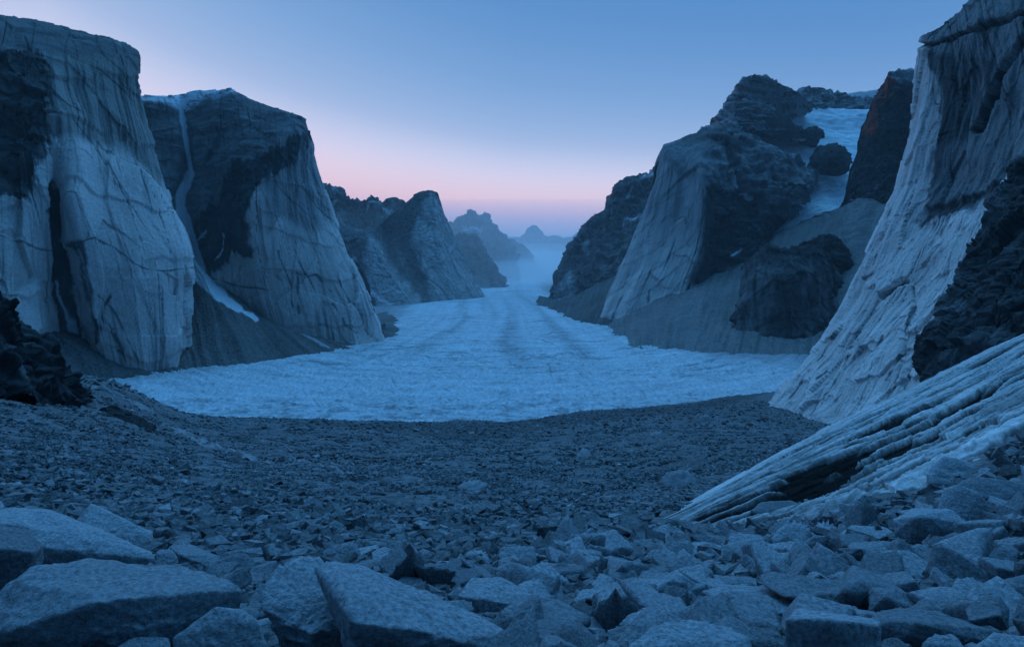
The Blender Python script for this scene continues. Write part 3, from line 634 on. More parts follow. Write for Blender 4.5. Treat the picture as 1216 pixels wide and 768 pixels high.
o = scree(LF, dens=1.15, conc=.35, back=((0, 40, 0), (0, 80, -60)), disp=scree_disp(1.1, 5), mat=M_SCREE, name='scree_slope', seed=120,
    color=scree_color(120, [([(230,312),(240,330),(262,350)], 6, 10, 1), ([(236,330),(262,352),(284,366)], 3.5, 6.5, 1), ([(268,354),(304,379)], 1.8, 4, .95), ([(244,320),(276,340),(300,353)], 2.2, 4.2, 1), ([(335,385),(360,397),(390,413)], .8, 2.6, .35)], .12))
tag(o, 'dark scree fan with white snow streaks spilling between the two left cliffs', 'scree slope', None, 'structure')
RF = [((686,366,1330),(690,386,1060)), ((716,372,1150),(712,402,810)), ((745,362,1090),(735,416,690)), ((772,346,1075),(762,422,650)), ((830,320,1062),(800,425,640)),
      ((880,303,1082),(845,425,640)), ((920,279,1125),(890,424,645)), ((962,262,1150),(930,422,650)), ((1003,247,1060),(970,420,660)), ((1055,232,990),(1015,420,660)), ((1110,240,930),(1070,420,640)), ((1200,250,900),(1150,420,600))]
def rf_disp(s):
    wx, wy = warp(s, 3, 20, 530)
    d = scree_disp(1.3, 15)(s)
    d = d+16*(1-sstep(0, 26, segdist(wx, wy, [(1030,250),(1012,272),(1000,292),(985,300)])))*(.7+.3*fbm(s.x/20, s.y/20, s.z/20, 3, 9))
    d = d+3.*(ridged(s.u/40, s.v/260, 0, 3, 19)-.6)*sstep(340, 270, s.py)
    return d
o = scree(RF, dens=1.15, conc=.25, back=((0, 30, 0), (0, 80, -60)), disp=rf_disp, mat=M_SCREE, name='scree_slope', seed=130,
    color=scree_color(130, [([(925,266),(905,280)], .8, 2, .8)], .165))
tag(o, 'long smooth scree slope running down to the glacier under the right-hand massif', 'scree slope', None, 'structure')
MF = [((640,352,1700),(634,361,1530)), ((652,353,1620),(646,369,1280)), ((672,352,1540),(662,376,1130)), ((700,342,1480),(682,382,1020)), ((728,330,1400),(702,386,960)), ((760,320,1380),(730,388,930))]
o = scree(MF, dens=1.3, conc=.2, back=((0, 30, 0), (0, 80, -60)), disp=scree_disp(1.2, 25), mat=M_SCREE, name='scree_slope', seed=135, color=scree_color(135, (), .10))
tag(o, 'small dark scree apron at the foot of the stepped right-hand mountain', 'scree slope', None, 'structure')
# dark buttress standing in the right scree
KB = [
 [(905,330,900),(898,345,890),(890,365,870),(880,415,850)],
 [(885,318,822),(878,342,790),(871,372,765),(866,425,735)],
 [(893,302,800),(889,335,758),(884,375,735),(880,430,700)],
 [(910,293,795),(909,330,745),(907,375,722),(905,432,690)],
 [(936,295,795),(938,330,738),(936,375,715),(934,432,685)],
 [(960,294,800),(966,330,748),(966,372,722),(964,425,690)],
 [(978,301,830),(986,335,780),(990,365,752),(990,415,715)],
 [(990,312,880),(1004,340,840),(1012,365,800),(1018,405,760)],
 [(990,318,980),(1010,340,960),(1022,365,930),(1030,405,900)]]
def kb_color(s):
    wx, wy = warp(s, 6, 16, 551)
    c = .055+.06*sstep(-.1, .5, fbm(s.u/14, s.v/60, 0, 4, 141)+.3*fbm(s.x/10, s.y/10, s.z/10, 3, 143))
    c = mix(c, .16, .7*poly(wx, wy, [(884,330),(900,312),(918,318),(925,345),(912,380),(896,404),(872,405),(878,372)], 6)*sstep(-.3, .3, fbm(s.u/7, s.v/50, 0, 3, 147)))
    c = mix(c, .04, .8*poly(wx, wy, [(884,312),(905,290),(965,290),(985,302),(975,306),(930,303),(905,302)], 3))
    c = mix(c, .03, .8*s.ck)  # groove shade painted along the cracks
    return c
o = loft(KB, 1.4, lin=.65, back=((10, 30, -3), (20, 90, -60)), disp=lambda s: granite_disp(.9, 2., 40)(s)+4*(ridged(s.u/30, s.v/90, .3, 4, 140)-.6)+3.2*facets(s.x/22, s.y/22, s.z/46, 14)+1.1*facets(s.x/8, s.y/8, s.z/17, 15), color=kb_color, mat=M_CLIFF, name='rock_buttress', seed=140)
tag(o, 'dark blocky rock buttress standing alone in the right-hand scree above the ice', 'cliff', None, 'structure')
knob([[(945,300,900),(950,304,885),(955,312,870),(958,322,860)],[(962,288,890),(965,296,868),(968,308,850),(970,325,840)],[(978,280,890),(982,292,862),(986,306,845),(988,325,835)],[(995,284,895),(1000,296,868),(1004,310,850),(1006,328,842)],[(1010,300,915),(1014,308,900),(1017,318,885),(1020,330,875)]],
     'rock_knob', 'small dark hump of rock behind the lone buttress in the scree', .075, 146)

# =================================================================== RIGHT NEAR CLIFF
RC = [
 [(1150,40,600),(1150,50,600),(1146,120,600),(1120,220,600),(1070,330,600),(1015,420,600),(960,480,560)],
 [(1100,42,430),(1098,52,430),(1092,120,430),(1066,220,430),(1018,330,425),(966,420,420),(910,492,400)],
 [(1094,44,342),(1092,53,340),(1088,120,337),(1065,220,334),(1016,330,330),(963,420,328),(902,492,322)],
 [(1100,40,330),(1099,50,326),(1098,120,320),(1080,220,315),(1034,330,310),(978,425,304),(916,505,300)],
 [(1112,33,325),(1114,46,316),(1118,120,308),(1104,220,302),(1056,330,295),(1000,430,286),(938,520,275)],
 [(1132,19,320),(1136,38,306),(1146,120,294),(1136,220,285),(1086,330,274),(1032,425,262),(980,525,248)],
 [(1155,-5,315),(1164,28,292),(1184,120,272),(1176,215,260),(1130,325,246),(1075,430,232),(1030,525,216)],
 [(1190,-35,308),(1200,8,280),(1216,112,257),(1206,205,246),(1147,318,232),(1100,430,217),(1066,522,204)],
 [(1206,-45,304),(1216,0,276),(1234,108,252),(1220,196,238),(1158,316,222),(1110,430,203),(1085,520,192)],
 [(1250,-70,292),(1260,-20,262),(1268,104,240),(1246,198,226),(1200,322,202),(1166,432,184),(1150,522,172)],
 [(1350,-105,280),(1360,-40,242),(1360,100,222),(1350,210,206),(1330,330,186),(1300,435,166),(1290,525,150)],
 [(1650,-140,260),(1650,-60,222),(1650,100,190),(1640,220,170),(1620,330,150),(1600,440,135),(1590,530,118)]]
def rc_color(s):
    wx, wy = warp(s, 9, 26, 651)
    st = streaks(s, .55, 33)
    c = .50+.05*fbm(s.x/22, s.y/22, s.z/22, 3, 38)+.10*st
    c = c*(1+.18*s.fa+.15*s.fb)
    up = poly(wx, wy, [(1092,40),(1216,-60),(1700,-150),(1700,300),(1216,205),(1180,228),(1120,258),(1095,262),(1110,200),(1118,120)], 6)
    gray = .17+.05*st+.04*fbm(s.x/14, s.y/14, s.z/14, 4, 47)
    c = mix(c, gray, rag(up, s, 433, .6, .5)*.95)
    band = poly(wx, wy, [(1104,60),(1150,66),(1180,72),(1175,120),(1160,160),(1130,170),(1112,215),(1100,235),(1108,190),(1112,140),(1105,100)], 6)
    c = mix(c, .055, band*.8*sstep(-.5, .1, fbm(s.u/5, s.v/60, 0, 3, 49)+.1))
    c = mix(c, .05, .9*(1-sstep(1, 5, segdist(wx, wy, [(1094,54),(1130,44),(1160,34),(1240,12)]))))
    c = mix(c, .04, .9*(1-sstep(1, 6, segdist(wx, wy, [(1218,48),(1196,75),(1180,110),(1165,140),(1160,155)]))))
    c = mix(c, .06, .9*poly(wx, wy, [(1085,262),(1100,246),(1125,238),(1180,222),(1195,214),(1190,230),(1150,248),(1110,258),(1090,270)], 3.5))
    c = mix(c, .09, .75*poly(wx, wy, [(1108,250),(1135,246),(1120,272),(1114,282),(1104,275)], 4)*sstep(-.2, .2, noise(s.u/1.6, s.v/60, 0, 53)))
    for ln, w in [([(1048,352),(1062,340),(1075,333)], 4), ([(1082,340),(1084,360),(1080,375)], 4), ([(1050,400),(1040,415),(1015,440)], 2.6), ([(1025,330),(1035,325)], 4),
                  ([(972,452),(982,440)], 3), ([(1075,440),(1060,475),(1030,500)], 2.5), ([(990,395),(960,440),(935,470)], 2), ([(1010,420),(985,460),(960,492)], 1.8), ([(1080,375),(1072,420),(1050,450)], 2.2), ([(960,455),(945,490)], 3)]:
        c = mix(c, .055, .85*crackline(s, wx, wy, ln, w))
    c = mix(c, .05, .92*s.ck); c = mix(c, .14, .6*s.ck2)  # crack shadows painted as dark lines
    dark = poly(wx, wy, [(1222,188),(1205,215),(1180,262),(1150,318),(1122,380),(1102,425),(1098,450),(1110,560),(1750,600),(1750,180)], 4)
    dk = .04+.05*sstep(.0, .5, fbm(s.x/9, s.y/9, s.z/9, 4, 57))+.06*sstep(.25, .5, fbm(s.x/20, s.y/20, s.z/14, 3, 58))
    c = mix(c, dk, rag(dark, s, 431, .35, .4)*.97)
    return c[..., None]*mix(np.array([1, 1, 1.02]), WARM, sstep(.2, .4, c)[..., None])
def rc_disp(s):
    wx, wy = warp(s, 4, 26, 651)
    w = fbm(s.x/40, s.y/40, s.z/40, 3, 33)
    d = 2.2*w+.2*fbm(s.u/9, s.v/40, 0, 4, 34)+.08*fbm(s.x/2, s.y/2, s.z/2, 3, 36)
    s.ck = np.maximum(cracks(s.u, s.v, 150, (14, 85), 2, 4, .32, 91, .025), cracks(s.u, s.v, 22, (30, 110), 2, 3, .8, 92, .02))
    s.ck = np.maximum(s.ck, cracks(s.u, s.v, 14, (8, 20), 70, 14, .35, 93, .1)); s.ck2 = cracks(s.u, s.v, 1000, (8, 70), 1, 3, .2, 94, .02)
    d = d+.5*(saw(s.u/11+s.v/260+.3*fbm(s.u/30, s.v/150, 0, 2, 35), .06)-.5)-.6*s.ck
    s.fa = facets((s.x+5*w)/15, s.y/15, (s.z+12*w)/46, 46); s.fb = facets((s.x+3*w)/5, s.y/5, s.z/17, 47)
    d = d+1.5*s.fa+.45*s.fb
    d = d+.25*(saw(s.v/34+s.u/40+w*1.2+.08*fbm(s.u/6, s.v/30, 0, 2, 38), .04)-.5)
    d = d+.5*(ridged(s.u/5, s.v/130, .3, 4, 70)-.6)
    dark = poly(wx, wy, [(1222,188),(1205,215),(1180,262),(1150,318),(1122,380),(1102,425),(1098,450),(1110,560),(1750,600),(1750,180)], 5)
    d = d+dark*(3.+3*(ridged(s.x/14, s.y/14, s.z/22, 5, 74)-.5)+2.8*facets(s.x/9, s.y/9, s.z/17, 74)+1.2*facets(s.x/3, s.y/3, s.z/4.5, 75)+.5*fbm(s.x/2, s.y/2, s.z/3, 3, 75))
    up = poly(wx, wy, [(1092,56),(1216,20),(1700,-40),(1700,300),(1216,205),(1180,228),(1120,258),(1095,262),(1110,200),(1118,120)], 8)
    d = d+up*(.9*(saw((s.u*.8+s.v*.45)/16+fbm(s.x/40, s.y/40, s.z/40, 2, 76)*.25, .08)-.5)+.6*ridged(s.u/6, s.v/40, 1, 4, 78))
    for ln, w, a in [([(1094,54),(1130,44),(1160,34),(1240,12)], 5, 3.), ([(1218,48),(1196,75),(1180,110),(1160,155)], 7, 4.), ([(1085,262),(1100,250),(1135,244),(1190,222)], 6, 1.4), ([(1048,352),(1062,340),(1075,333)], 4, 1.5), ([(1082,340),(1084,375),(1072,420)], 4, 1.5), ([(1075,440),(1060,475),(1030,500)], 4, 1.2)]:
        d = d-a*(1-sstep(1, w, segdist(wx, wy, ln)))
    fade = sstep(-3, 4, s.v); return d*(.4+.6*fade)
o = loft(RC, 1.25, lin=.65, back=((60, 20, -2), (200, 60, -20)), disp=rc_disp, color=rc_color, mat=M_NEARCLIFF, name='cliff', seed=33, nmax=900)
tag(o, 'towering near cliff on the right edge, pale streaked slabs below a grey overhang and black corner', 'cliff', 'great rock walls above the glacier', 'structure')

# =================================================================== GROUND
GP = np.array([-900, -300, 0, 130, 230, 300, 450, 608, 700, 800, 880, 940, 1000, 1100, 1216, 1500, 2100], float)
GY = np.array([1.2, 2, 3, 4.5, 6, 8, 10, 12, 14, 20, 36, 60, 90, 130, 180, 240, 300, 360, 420, 500, 600], float)
GT = {  # image row of the ground at each depth GY, per column
 -900: [1300,1080,800,690,610,540,500,470,450,410,380,370,365,365,370,375,380,385,390,395,400],
 -300: [1350,1100,800,705,640,585,550,520,500,465,430,412,400,395,395,398,400,405,410,415,418],
    0: [1380,1120,800,722,672,632,608,592,578,548,504,470,445,432,430,436,445,455,462,462,450],
  130: [1390,1130,800,728,685,648,624,608,595,566,528,498,470,456,455,480,500,510,508,470,448],
  230: [1390,1130,800,732,692,656,633,617,604,577,544,521,505,496,493,497,505,510,512,474,448],
  300: [1390,1130,800,735,696,661,638,622,609,583,552,530,514,505,500,498,499,502,510,474,448],
  450: [1390,1130,800,738,700,667,645,628,615,590,559,537,521,511,505,502,501,502,510,474,448],
  608: [1390,1130,800,738,702,670,649,632,619,594,562,540,524,514,508,504,502,500,508,472,446],
  700: [1390,1130,800,738,702,670,649,632,619,594,561,538,521,511,504,498,493,490,486,470,446],
  800: [1385,1120,800,738,702,670,648,631,618,592,558,534,516,506,498,491,486,482,479,468,446],
  880: [1380,1110,800,736,699,666,643,625,611,586,553,530,512,502,494,487,481,475,470,463,446],
  940: [1375,1100,800,735,697,663,638,620,604,575,540,526,516,511,506,499,489,478,468,452,446],
 1000: [1370,1095,798,732,693,650,616,597,588,553,528,518,514,513,512,508,498,482,470,452,446],
 1100: [1360,1085,793,726,680,630,592,563,551,522,488,480,478,478,475,470,462,455,450,448,446],
 1216: [1350,1075,786,716,662,600,550,514,500,468,436,424,420,420,420,420,420,420,420,420,420],
 1500: [1320,1050,770,690,620,540,485,450,430,395,380,372,370,370,372,375,380,385,390,395,400],
 2100: [1280,1000,740,650,570,490,445,420,400,370,350,350,352,355,360,365,370,375,380,385,390]}
GTAB = np.array([GT[int(p)] for p in GP], float)
LGY = np.log(GY)
_fineY = np.linspace(LGY[0], LGY[-1], 500)
_A = pchip(LGY, GTAB.T, _fineY)                     # (500, C)
_fineP = np.linspace(-900, 2100, 601)
_TAB = pchip(GP, _A.T, _fineP).T                    # (500, 601)
def ground_row(px, Y):
    a = np.clip((np.log(np.maximum(Y, .01))-LGY[0])/(LGY[-1]-LGY[0])*499, 0, 498.999); b = np.clip((px+900)/5., 0, 599.999)
    i = a.astype(int); j = b.astype(int); fa = a-i; fb = b-j
    return (_TAB[i, j]*(1-fa)+_TAB[i+1, j]*fa)*(1-fb)+(_TAB[i, j+1]*(1-fa)+_TAB[i+1, j+1]*fa)*fb
BED = -85.
def ground_z(X, Y):
    X = np.asarray(X, float); Y = np.asarray(Y, float)
    Ys = np.maximum(Y, 1.2)
    px = CX+F*X/np.maximum(Ys, 1.2)
    z = -(ground_row(px, np.minimum(Ys, 600))-HY)/F*np.minimum(Ys, 600)
    z = np.where(Ys > 600, BED, z)
    z = mix(z, BED, sstep(470, 640, Ys))
    z = np.maximum(z, BED)
    z = np.where(Y < 1.2, mix(z, -1.55+.02*np.abs(X)-.12*np.minimum(Y, 0), sstep(1.2, -6, Y)), z)
    # gentle unevenness
    r = np.hypot(X, Y)
    z = z+.10*fbm(X/1.6, Y/1.6, 0, 3, 91)*sstep(80, 6, r)+.30*fbm(X/7, Y/7, 0, 3, 92)*sstep(4, 14, r)+1.0*fbm(X/40, Y/40, 0, 3, 93)*sstep(40, 140, r)*sstep(700, 400, r)+1.7*fbm(X/22, Y/60, 0, 4, 90)*sstep(250, 330, r)*sstep(700, 450, r)
    return z
def ground_depth(px, py):
    """depth where the line of sight (px, py) meets the ground"""
    Y = np.exp(np.linspace(math.log(1.6), math.log(420), 900))
    z = ground_z((px-CX)/F*Y, Y); d = (HY-py)/F*Y-z
    k = np.argmax(d < 0)
    return Y[k] if d[k] < 0 else 420.
th = np.concatenate([np.linspace(-math.pi, -.80, 60, endpoint=False), np.linspace(-.80, .80, 900), np.linspace(.80, math.pi, 60)[1:]])
rr = np.concatenate([[0.15, .5], np.exp(np.linspace(math.log(1.0), math.log(620), 620)), np.exp(np.linspace(math.log(650), math.log(11500), 40))])
TH, RR = np.meshgrid(th, rr, indexing='ij')
GXv, GYv = RR*np.sin(TH), RR*np.cos(TH)
GZv = ground_z(GXv, GYv)
GZv = GZv+np.where(RR > 12, np.clip(RR/160, .05, .5)*fbm(GXv/2.2, GYv/2.2, 0, 3, 95), 0)*(RR < 640)
gpx, gpy = pix(np.stack([GXv, GYv, GZv], -1))
gc = .145+.03*fbm(GXv/3, GYv/3, 0, 3, 97)+.03*fbm(GXv/30, GYv/30, 0, 3, 98)+.04*noise(GXv/.35, GYv/.35, 0, 99)*(RR < 40)
gwx = gpx+10*fbm(gpx/30, gpy/8, 0, 3, 96); gwy = gpy+3*fbm(gpx/25, gpy/10, 5, 3, 94)
gc = mix(gc, .075, .75*poly(gwx, gwy, [(330,500),(440,502),(560,502),(650,494),(720,488),(840,477),(930,452),(925,462),(850,484),(740,496),(650,506),(600,518),(555,524),(500,517),(440,510)], 3)*((RR > 70) & (GYv > 0)))
gc = np.clip(gc, .03, .4)
q = grid_quads(len(th), len(rr))
o = obj('ground', mesh_np('ground', np.stack([GXv, GYv, GZv], -1), q[:, ::-1], M_GROUND, np.stack([gc, gc*1.0, gc*1.02], -1)))
tag(o, 'grey gravel moraine sloping down from the boulders to the ice', 'ground', None, 'structure')

# =================================================================== GLACIER
tx = np.linspace(-.80, .62, 900); gy = np.exp(np.linspace(math.log(335), math.log(7800), 620))
TX, YY = np.meshgrid(tx, gy, indexing='ij'); XX = TX*YY
xc = pchip(np.log([300, 500, 700, 1000, 1500, 2200, 3200, 5000, 9000]), np.array([-40, -30, -22, -20, -40, -70, -60, 60, 420], float), np.log(gy))[None, :]
hw = pchip(np.log([300, 500, 700, 1000, 1500, 2200, 9000]), np.array([260, 230, 190, 170, 190, 190, 300], float), np.log(gy))[None, :]
lat = (XX-xc)/hw
sm = sstep(480, 700, YY)
gz = -80.4+3.0*np.clip(1-lat**2, -1, 1)*sstep(420, 800, YY)+1.0*fbm(XX/60, YY/60, 0, 3, 701)
og = YY-90*lat**2                                                       # arched flow bands
gz = gz+.9*(fbm(XX/26, og/9, 0, 4, 703))*sstep(1500, 500, YY)
rough = sstep(360, 400, YY)*sstep(640, 500, YY)
gz = gz+(.9+1.3*rough)*np.abs(fbm(XX/4.5, YY/11, 0, 4, 705))*sstep(1200, 600, YY)
gz = gz-1.6*(1-sstep(.02, .2, np.abs(noise(XX/60, og/7, 3, 711))))*sstep(480, 520, YY)*sstep(760, 600, YY)*sstep(-.1, .3, noise(XX/70, og/40, 0, 712))
gz = gz+5.*sstep(420, 330, YY)*0
gz = gz-.4
lane = fbm(lat*8, YY/1800, 0, 5, 707, .62)
ic = .52+.12*fbm(XX/40, og/10, 0, 4, 709)+.13*fbm(XX/3.2, YY/10, 0, 4, 713, .65)+.16*lane*sm+.05*noise(XX/200, og/16, 0, 714)*sm
ic = ic-.24*sm*np.exp(-((lat-.10+.10*fbm(YY/160, lat, 0, 3, 722))/.05)**2)*(.7+.5*lane)*sstep(1500, 800, YY)-.08*sm*np.exp(-((lat+.33+.09*fbm(YY/180, lat, 3, 3, 723))/.04)**2)-.10*sm*np.exp(-((lat-.45)/.04)**2)
ic = ic-.13*(1-sstep(.01, .10, np.abs(noise(XX/90, og/11, 3, 715))))*sstep(430, 560, YY)
ipx, ipy = CX+F*XX/YY, HY-F*gz/YY
ic = ic-.22*sstep(440, 395, YY+25*fbm(XX/30, YY/30, 0, 3, 717))*sstep(-.1, .4, fbm(XX/9, YY/5, 0, 3, 719))
edge = sstep(.8, 1.15, np.abs(lat)+.12*fbm(XX/40, YY/120, 0, 3, 721))*sm
ic = mix(ic, .17, edge*.8)
cv = np.zeros(XX.shape)
UU = TX*F+0*YY; VV_ = HY+F*80/YY
for n_, L_, an, sp, w_, lo, hi, e_ in [(260, (10, 45), 96, 9, .55, 372, 445, 1), (200, (8, 30), 84, 9, .55, 372, 445, 2), (320, (6, 22), 60, 25, .5, 415, 500, 3), (90, (30, 120), 90, 4, .7, 345, 440, 4)]:
    q_ = cracks(UU-UU.min(), VV_-lo, n_, L_, an, sp, w_, 730+e_, .06); cv = np.maximum(cv, q_*(VV_ > lo)*(VV_ < hi))
ic = mix(ic, .22, .7*cv); gz = gz-.7*cv
ic = np.clip(ic, .1, .8)
c = np.stack([ic*.93, ic*1.0, ic*1.07], -1)
q = grid_quads(len(tx), len(gy))
o = obj('glacier', mesh_np('glacier', np.stack([XX, YY, gz], -1), q, M_ICE, c))
tag(o, 'broad pale blue glacier winding down the valley floor to a rough snout', 'glacier', None, 'structure')

# =================================================================== FOREGROUND STRIATED SLAB
SLT = [(700,670,13.4),(770,632,14.6),(800,616,15.3),(850,588,17),(900,560,19.2),(950,532,21.6),(1000,505,24),(1050,480,26.5),(1100,455,29),(1160,426,32),(1216,399,34.5),(1330,345,38),(1550,260,42)]
SLB = [(705,690,12.5),(778,662,12.4),(812,654,12.1),(860,640,11.6),(910,628,11.2),(960,618,10.8),(1010,608,10.6),(1060,595,10.6),(1110,576,10.8),(1170,545,11.2),(1226,520,11.6),(1340,462,12.4),(1560,380,13.5)]
ribs = []
for a, b in zip(SLT, SLB):
    r = []
    for t in (0, .25, .5, .75, 1):
        i = t; Y = 1/((1-i)/a[2]+i/b[2])
        # straight in space between the crest and the buried lower edge
        A, B = W(a), W(b); P = A+(B-A)*t; P[2] += .35*math.sin(math.pi*t)
        px_, py_ = CX+F*P[0]/P[1], HY-F*P[2]/P[1]
        r.append((px_, py_, P[1]))
    P = B+np.array([.1, -.35, -1.6]); r.append((CX+F*P[0]/P[1], HY-F*P[2]/P[1], P[1]))
    ribs.append(r)
def sl_prep(s):
    a = s.u/s.u[-1, 0]*48+np.zeros(s.u.shape); b = np.clip(s.t, -.2, 1.3)*10
    b = b+.10*fbm(a/1.1, b/.5, 0, 4, 818)+.25*fbm(a/9, b/4, 0, 2, 819); s.a, s.b = a, b
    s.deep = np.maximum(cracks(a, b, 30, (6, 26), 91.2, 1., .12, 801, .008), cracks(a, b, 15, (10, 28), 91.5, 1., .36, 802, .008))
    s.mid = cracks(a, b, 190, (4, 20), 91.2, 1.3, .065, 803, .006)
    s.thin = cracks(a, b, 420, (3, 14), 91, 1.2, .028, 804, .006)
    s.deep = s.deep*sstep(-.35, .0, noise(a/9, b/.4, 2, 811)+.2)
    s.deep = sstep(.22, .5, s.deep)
    s.cross = cracks(a, b, 10, (.5, 1.6), 35, 18, .03, 805, .05)
def sl_disp(s):
    sl_prep(s); a, b = s.a, s.b
    w = b+.22*fbm(a/16, b/6, 0, 2, 806)-a*.02
    d = .05*(saw(w*.75, .06)-.5)
    s.fa = facets(a/4.5+.3*b, b/.75, .5, 61); s.fb = facets(a/1.6+.3*b, b/.26, .5, 62)
    d = d+.075*s.fa+.03*s.fb
    d = d-.16*s.deep-.07*s.mid-.015*s.thin+.16*fbm(a/20, b*.4, 0, 2, 808)
    return d*np.clip(s.L/11, .3, 1.1)+.012*fbm(s.x/.5, s.y/.5, s.z/.5, 3, 817)
def sl_color(s):
    a, b = s.a, s.b
    c = .42+.05*fbm(a/5, b/.4, 0, 4, 821)+.06*fbm(a/7, b/.07, 0, 3, 823)+.05*fbm(s.x/.4, s.y/.4, s.z/.4, 4, 825)+.05*noise(a/9, b/1.5, 3, 826)
    c = c*(1+.16*s.fa+.16*s.fb)
    c = mix(c, .13, .5*sstep(.1, .4, fbm(a/14, b/.5, 9, 4, 827)))
    c = mix(c, .15, .6*s.thin); c = mix(c, .05, .9*s.mid); c = mix(c, .012, s.deep)  # seams painted near black for the shadow inside the gaps
    return c[..., None]*np.array([1.06, 1.0, .99])
o = loft(ribs, 1.15, vw=(60, 60, 60, 60, 12), size=(1000, 460), back=((.6, 2.5, -.7), (3., 14, -7)), disp=sl_disp, color=sl_color, mat=M_SLAB, name='bedrock_slab', seed=80, nmax=900)
tag(o, 'pale striated bedrock slab with long black seams sloping down across the right foreground', 'bedrock', None, 'structure')

# =================================================================== LEFT DARK OUTCROP + LEDGES
LD = [
 [(-220,250,62),(-215,300,58),(-210,350,54),(-205,400,50),(-200,470,46)],
 [(-60,322,66),(-60,350,62),(-62,385,58),(-65,420,54),(-60,480,50)],
 [(0,356,68),(-2,375,64),(-4,400,60),(-2,425,57),(2,470,54)],
 [(25,376,69),(22,394,66),(20,414,63),(22,436,60),(30,475,57)],
 [(48,398,70),(44,412,67),(42,428,64),(44,446,62),(52,478,59)],
 [(70,421,71),(66,432,68),(64,444,66),(66,456,64),(74,482,62)],
 [(90,447,72),(87,453,70),(86,460,68),(88,468,67),(93,484,65)],
 [(102,465,74),(101,467,73),(100,470,72),(100,474,71),(102,486,69)],
 [(104,474,78),(104,475,78),(104,477,77),(104,480,77),(105,488,76)]]
def ld_color(s):
    w = s.v+.8*fbm(s.x/5, s.y/5, s.z/5, 3, 841)
    c = .03+.035*sstep(.05, .5, fbm(s.u/6, w/1.2, 0, 4, 843))+.05*sstep(.3, .6, fbm(s.x/3, s.y/3, s.z/3, 3, 845))
    wx, wy = warp(s, 5, 14, 847)
    c = mix(c, .15, .5*poly(wx, wy, [(-80,395),(0,412),(20,440),(50,470),(40,480),(0,440),(-80,430)], 4)*sstep(-.1, .3, fbm(s.x/2, s.y/2, s.z/2, 3, 849)))
    return np.stack([c, c*1.0, c*1.05], -1)
o = loft(LD, 1.3, back=((-4, 4, -2), (-14, 14, -25)), disp=lambda s: 1.2*(ridged(s.x/7, s.y/7, s.z/5, 5, 851)-.55)+1.1*facets(s.x/4, s.y/4, s.z/4, 85)+.7*facets(s.x/1.5, s.y/1.5, s.z/1.5, 86)+.6*(saw((s.v+.3*s.u)/2.6+fbm(s.x/8, s.y/8, s.z/8, 3, 853), .25)-.5), color=ld_color, mat=M_LEDGE, name='rock_outcrop', seed=84)
tag(o, 'near-black outcrop of bedrock sticking out of the scree at the left edge', 'outcrop', None, 'structure')
def ledge(line, w, col, label, e, h=.6, lift=.25, name='rock_ledge'):
    """a low rib of bedrock following the slope"""
    pts = []
    for px, py in line:
        Y = ground_depth(px, py); pts.append((px, py, Y))
    ribs = []
    n = len(pts)
    for i, (px, py, Y) in enumerate(pts):
        k = .25 if i in (0, n-1) else 1.
        P = W((px, py, Y)); t = W(pts[min(i+1, n-1)])-W(pts[max(i-1, 0)]); side = np.array([t[1], -t[0], 0]); side /= np.linalg.norm(side)
        if side[1] > 0: side = -side
        wm = w*Y/F*k
        r = []
        for a, zz in ((-1, -.8), (-.7, .45), (-.1, 1.), (.45, .55), (1.1, -.9)):
            Q = P+side*wm*a*2.2; Q[2] = ground_z(Q[0], Q[1])+zz*h*k*wm+lift*k*wm*.2
            r.append((CX+F*Q[0]/Q[1], HY-F*Q[2]/Q[1], Q[1]))
        ribs.append(r)
    def cf(s):
        c = col*(1+.35*fbm(s.u/3, s.v/.5, 0, 4, e)); c = mix(c, .04, .7*sstep(.2, .4, noise(s.u/4, s.v/.6, 0, e+3)))
        return np.stack([c, c, c*1.02], -1)
    sc = pts[0][2]/60
    o = loft(ribs, 2.2, back=None, disp=lambda s: .35*sc*fbm(s.u/2/sc, s.v/1/sc, 0, 4, e+5)+.15*sc*(saw(s.v/.8/sc+fbm(s.u/4/sc, 0, 0, 2, e), .2)-.5), color=cf, mat=M_LEDGE, name=name, seed=e)
    return tag(o, label, 'ledge', 'bedrock ribs on the left slope')
ledge([(104,457),(125,466),(150,477),(168,486),(190,497)], 5, .22, 'thin pale rib of bedrock in scree right of the near-black outcrop', 861)
ledge([(120,488),(132,492),(150,500),(168,507),(176,514)], 8, .035, 'short black rib of bedrock between the two long pale ribs', 871, 1.0)
ledge([(190,504),(212,514),(240,527),(268,537),(296,546),(318,553)], 4.5, .24, 'long pale rib of bedrock with dark underside across left scree', 881)
ledge([(330,541),(350,547),(372,554),(396,560),(418,566)], 3.2, .22, 'faint pale rib of bedrock in the scree nearest the valley middle', 891)
ledge([(2,446),(20,452),(44,462),(62,472),(76,480)], 7, .04, 'black rib of bedrock at the foot of the near-black outcrop', 895, 1.0)

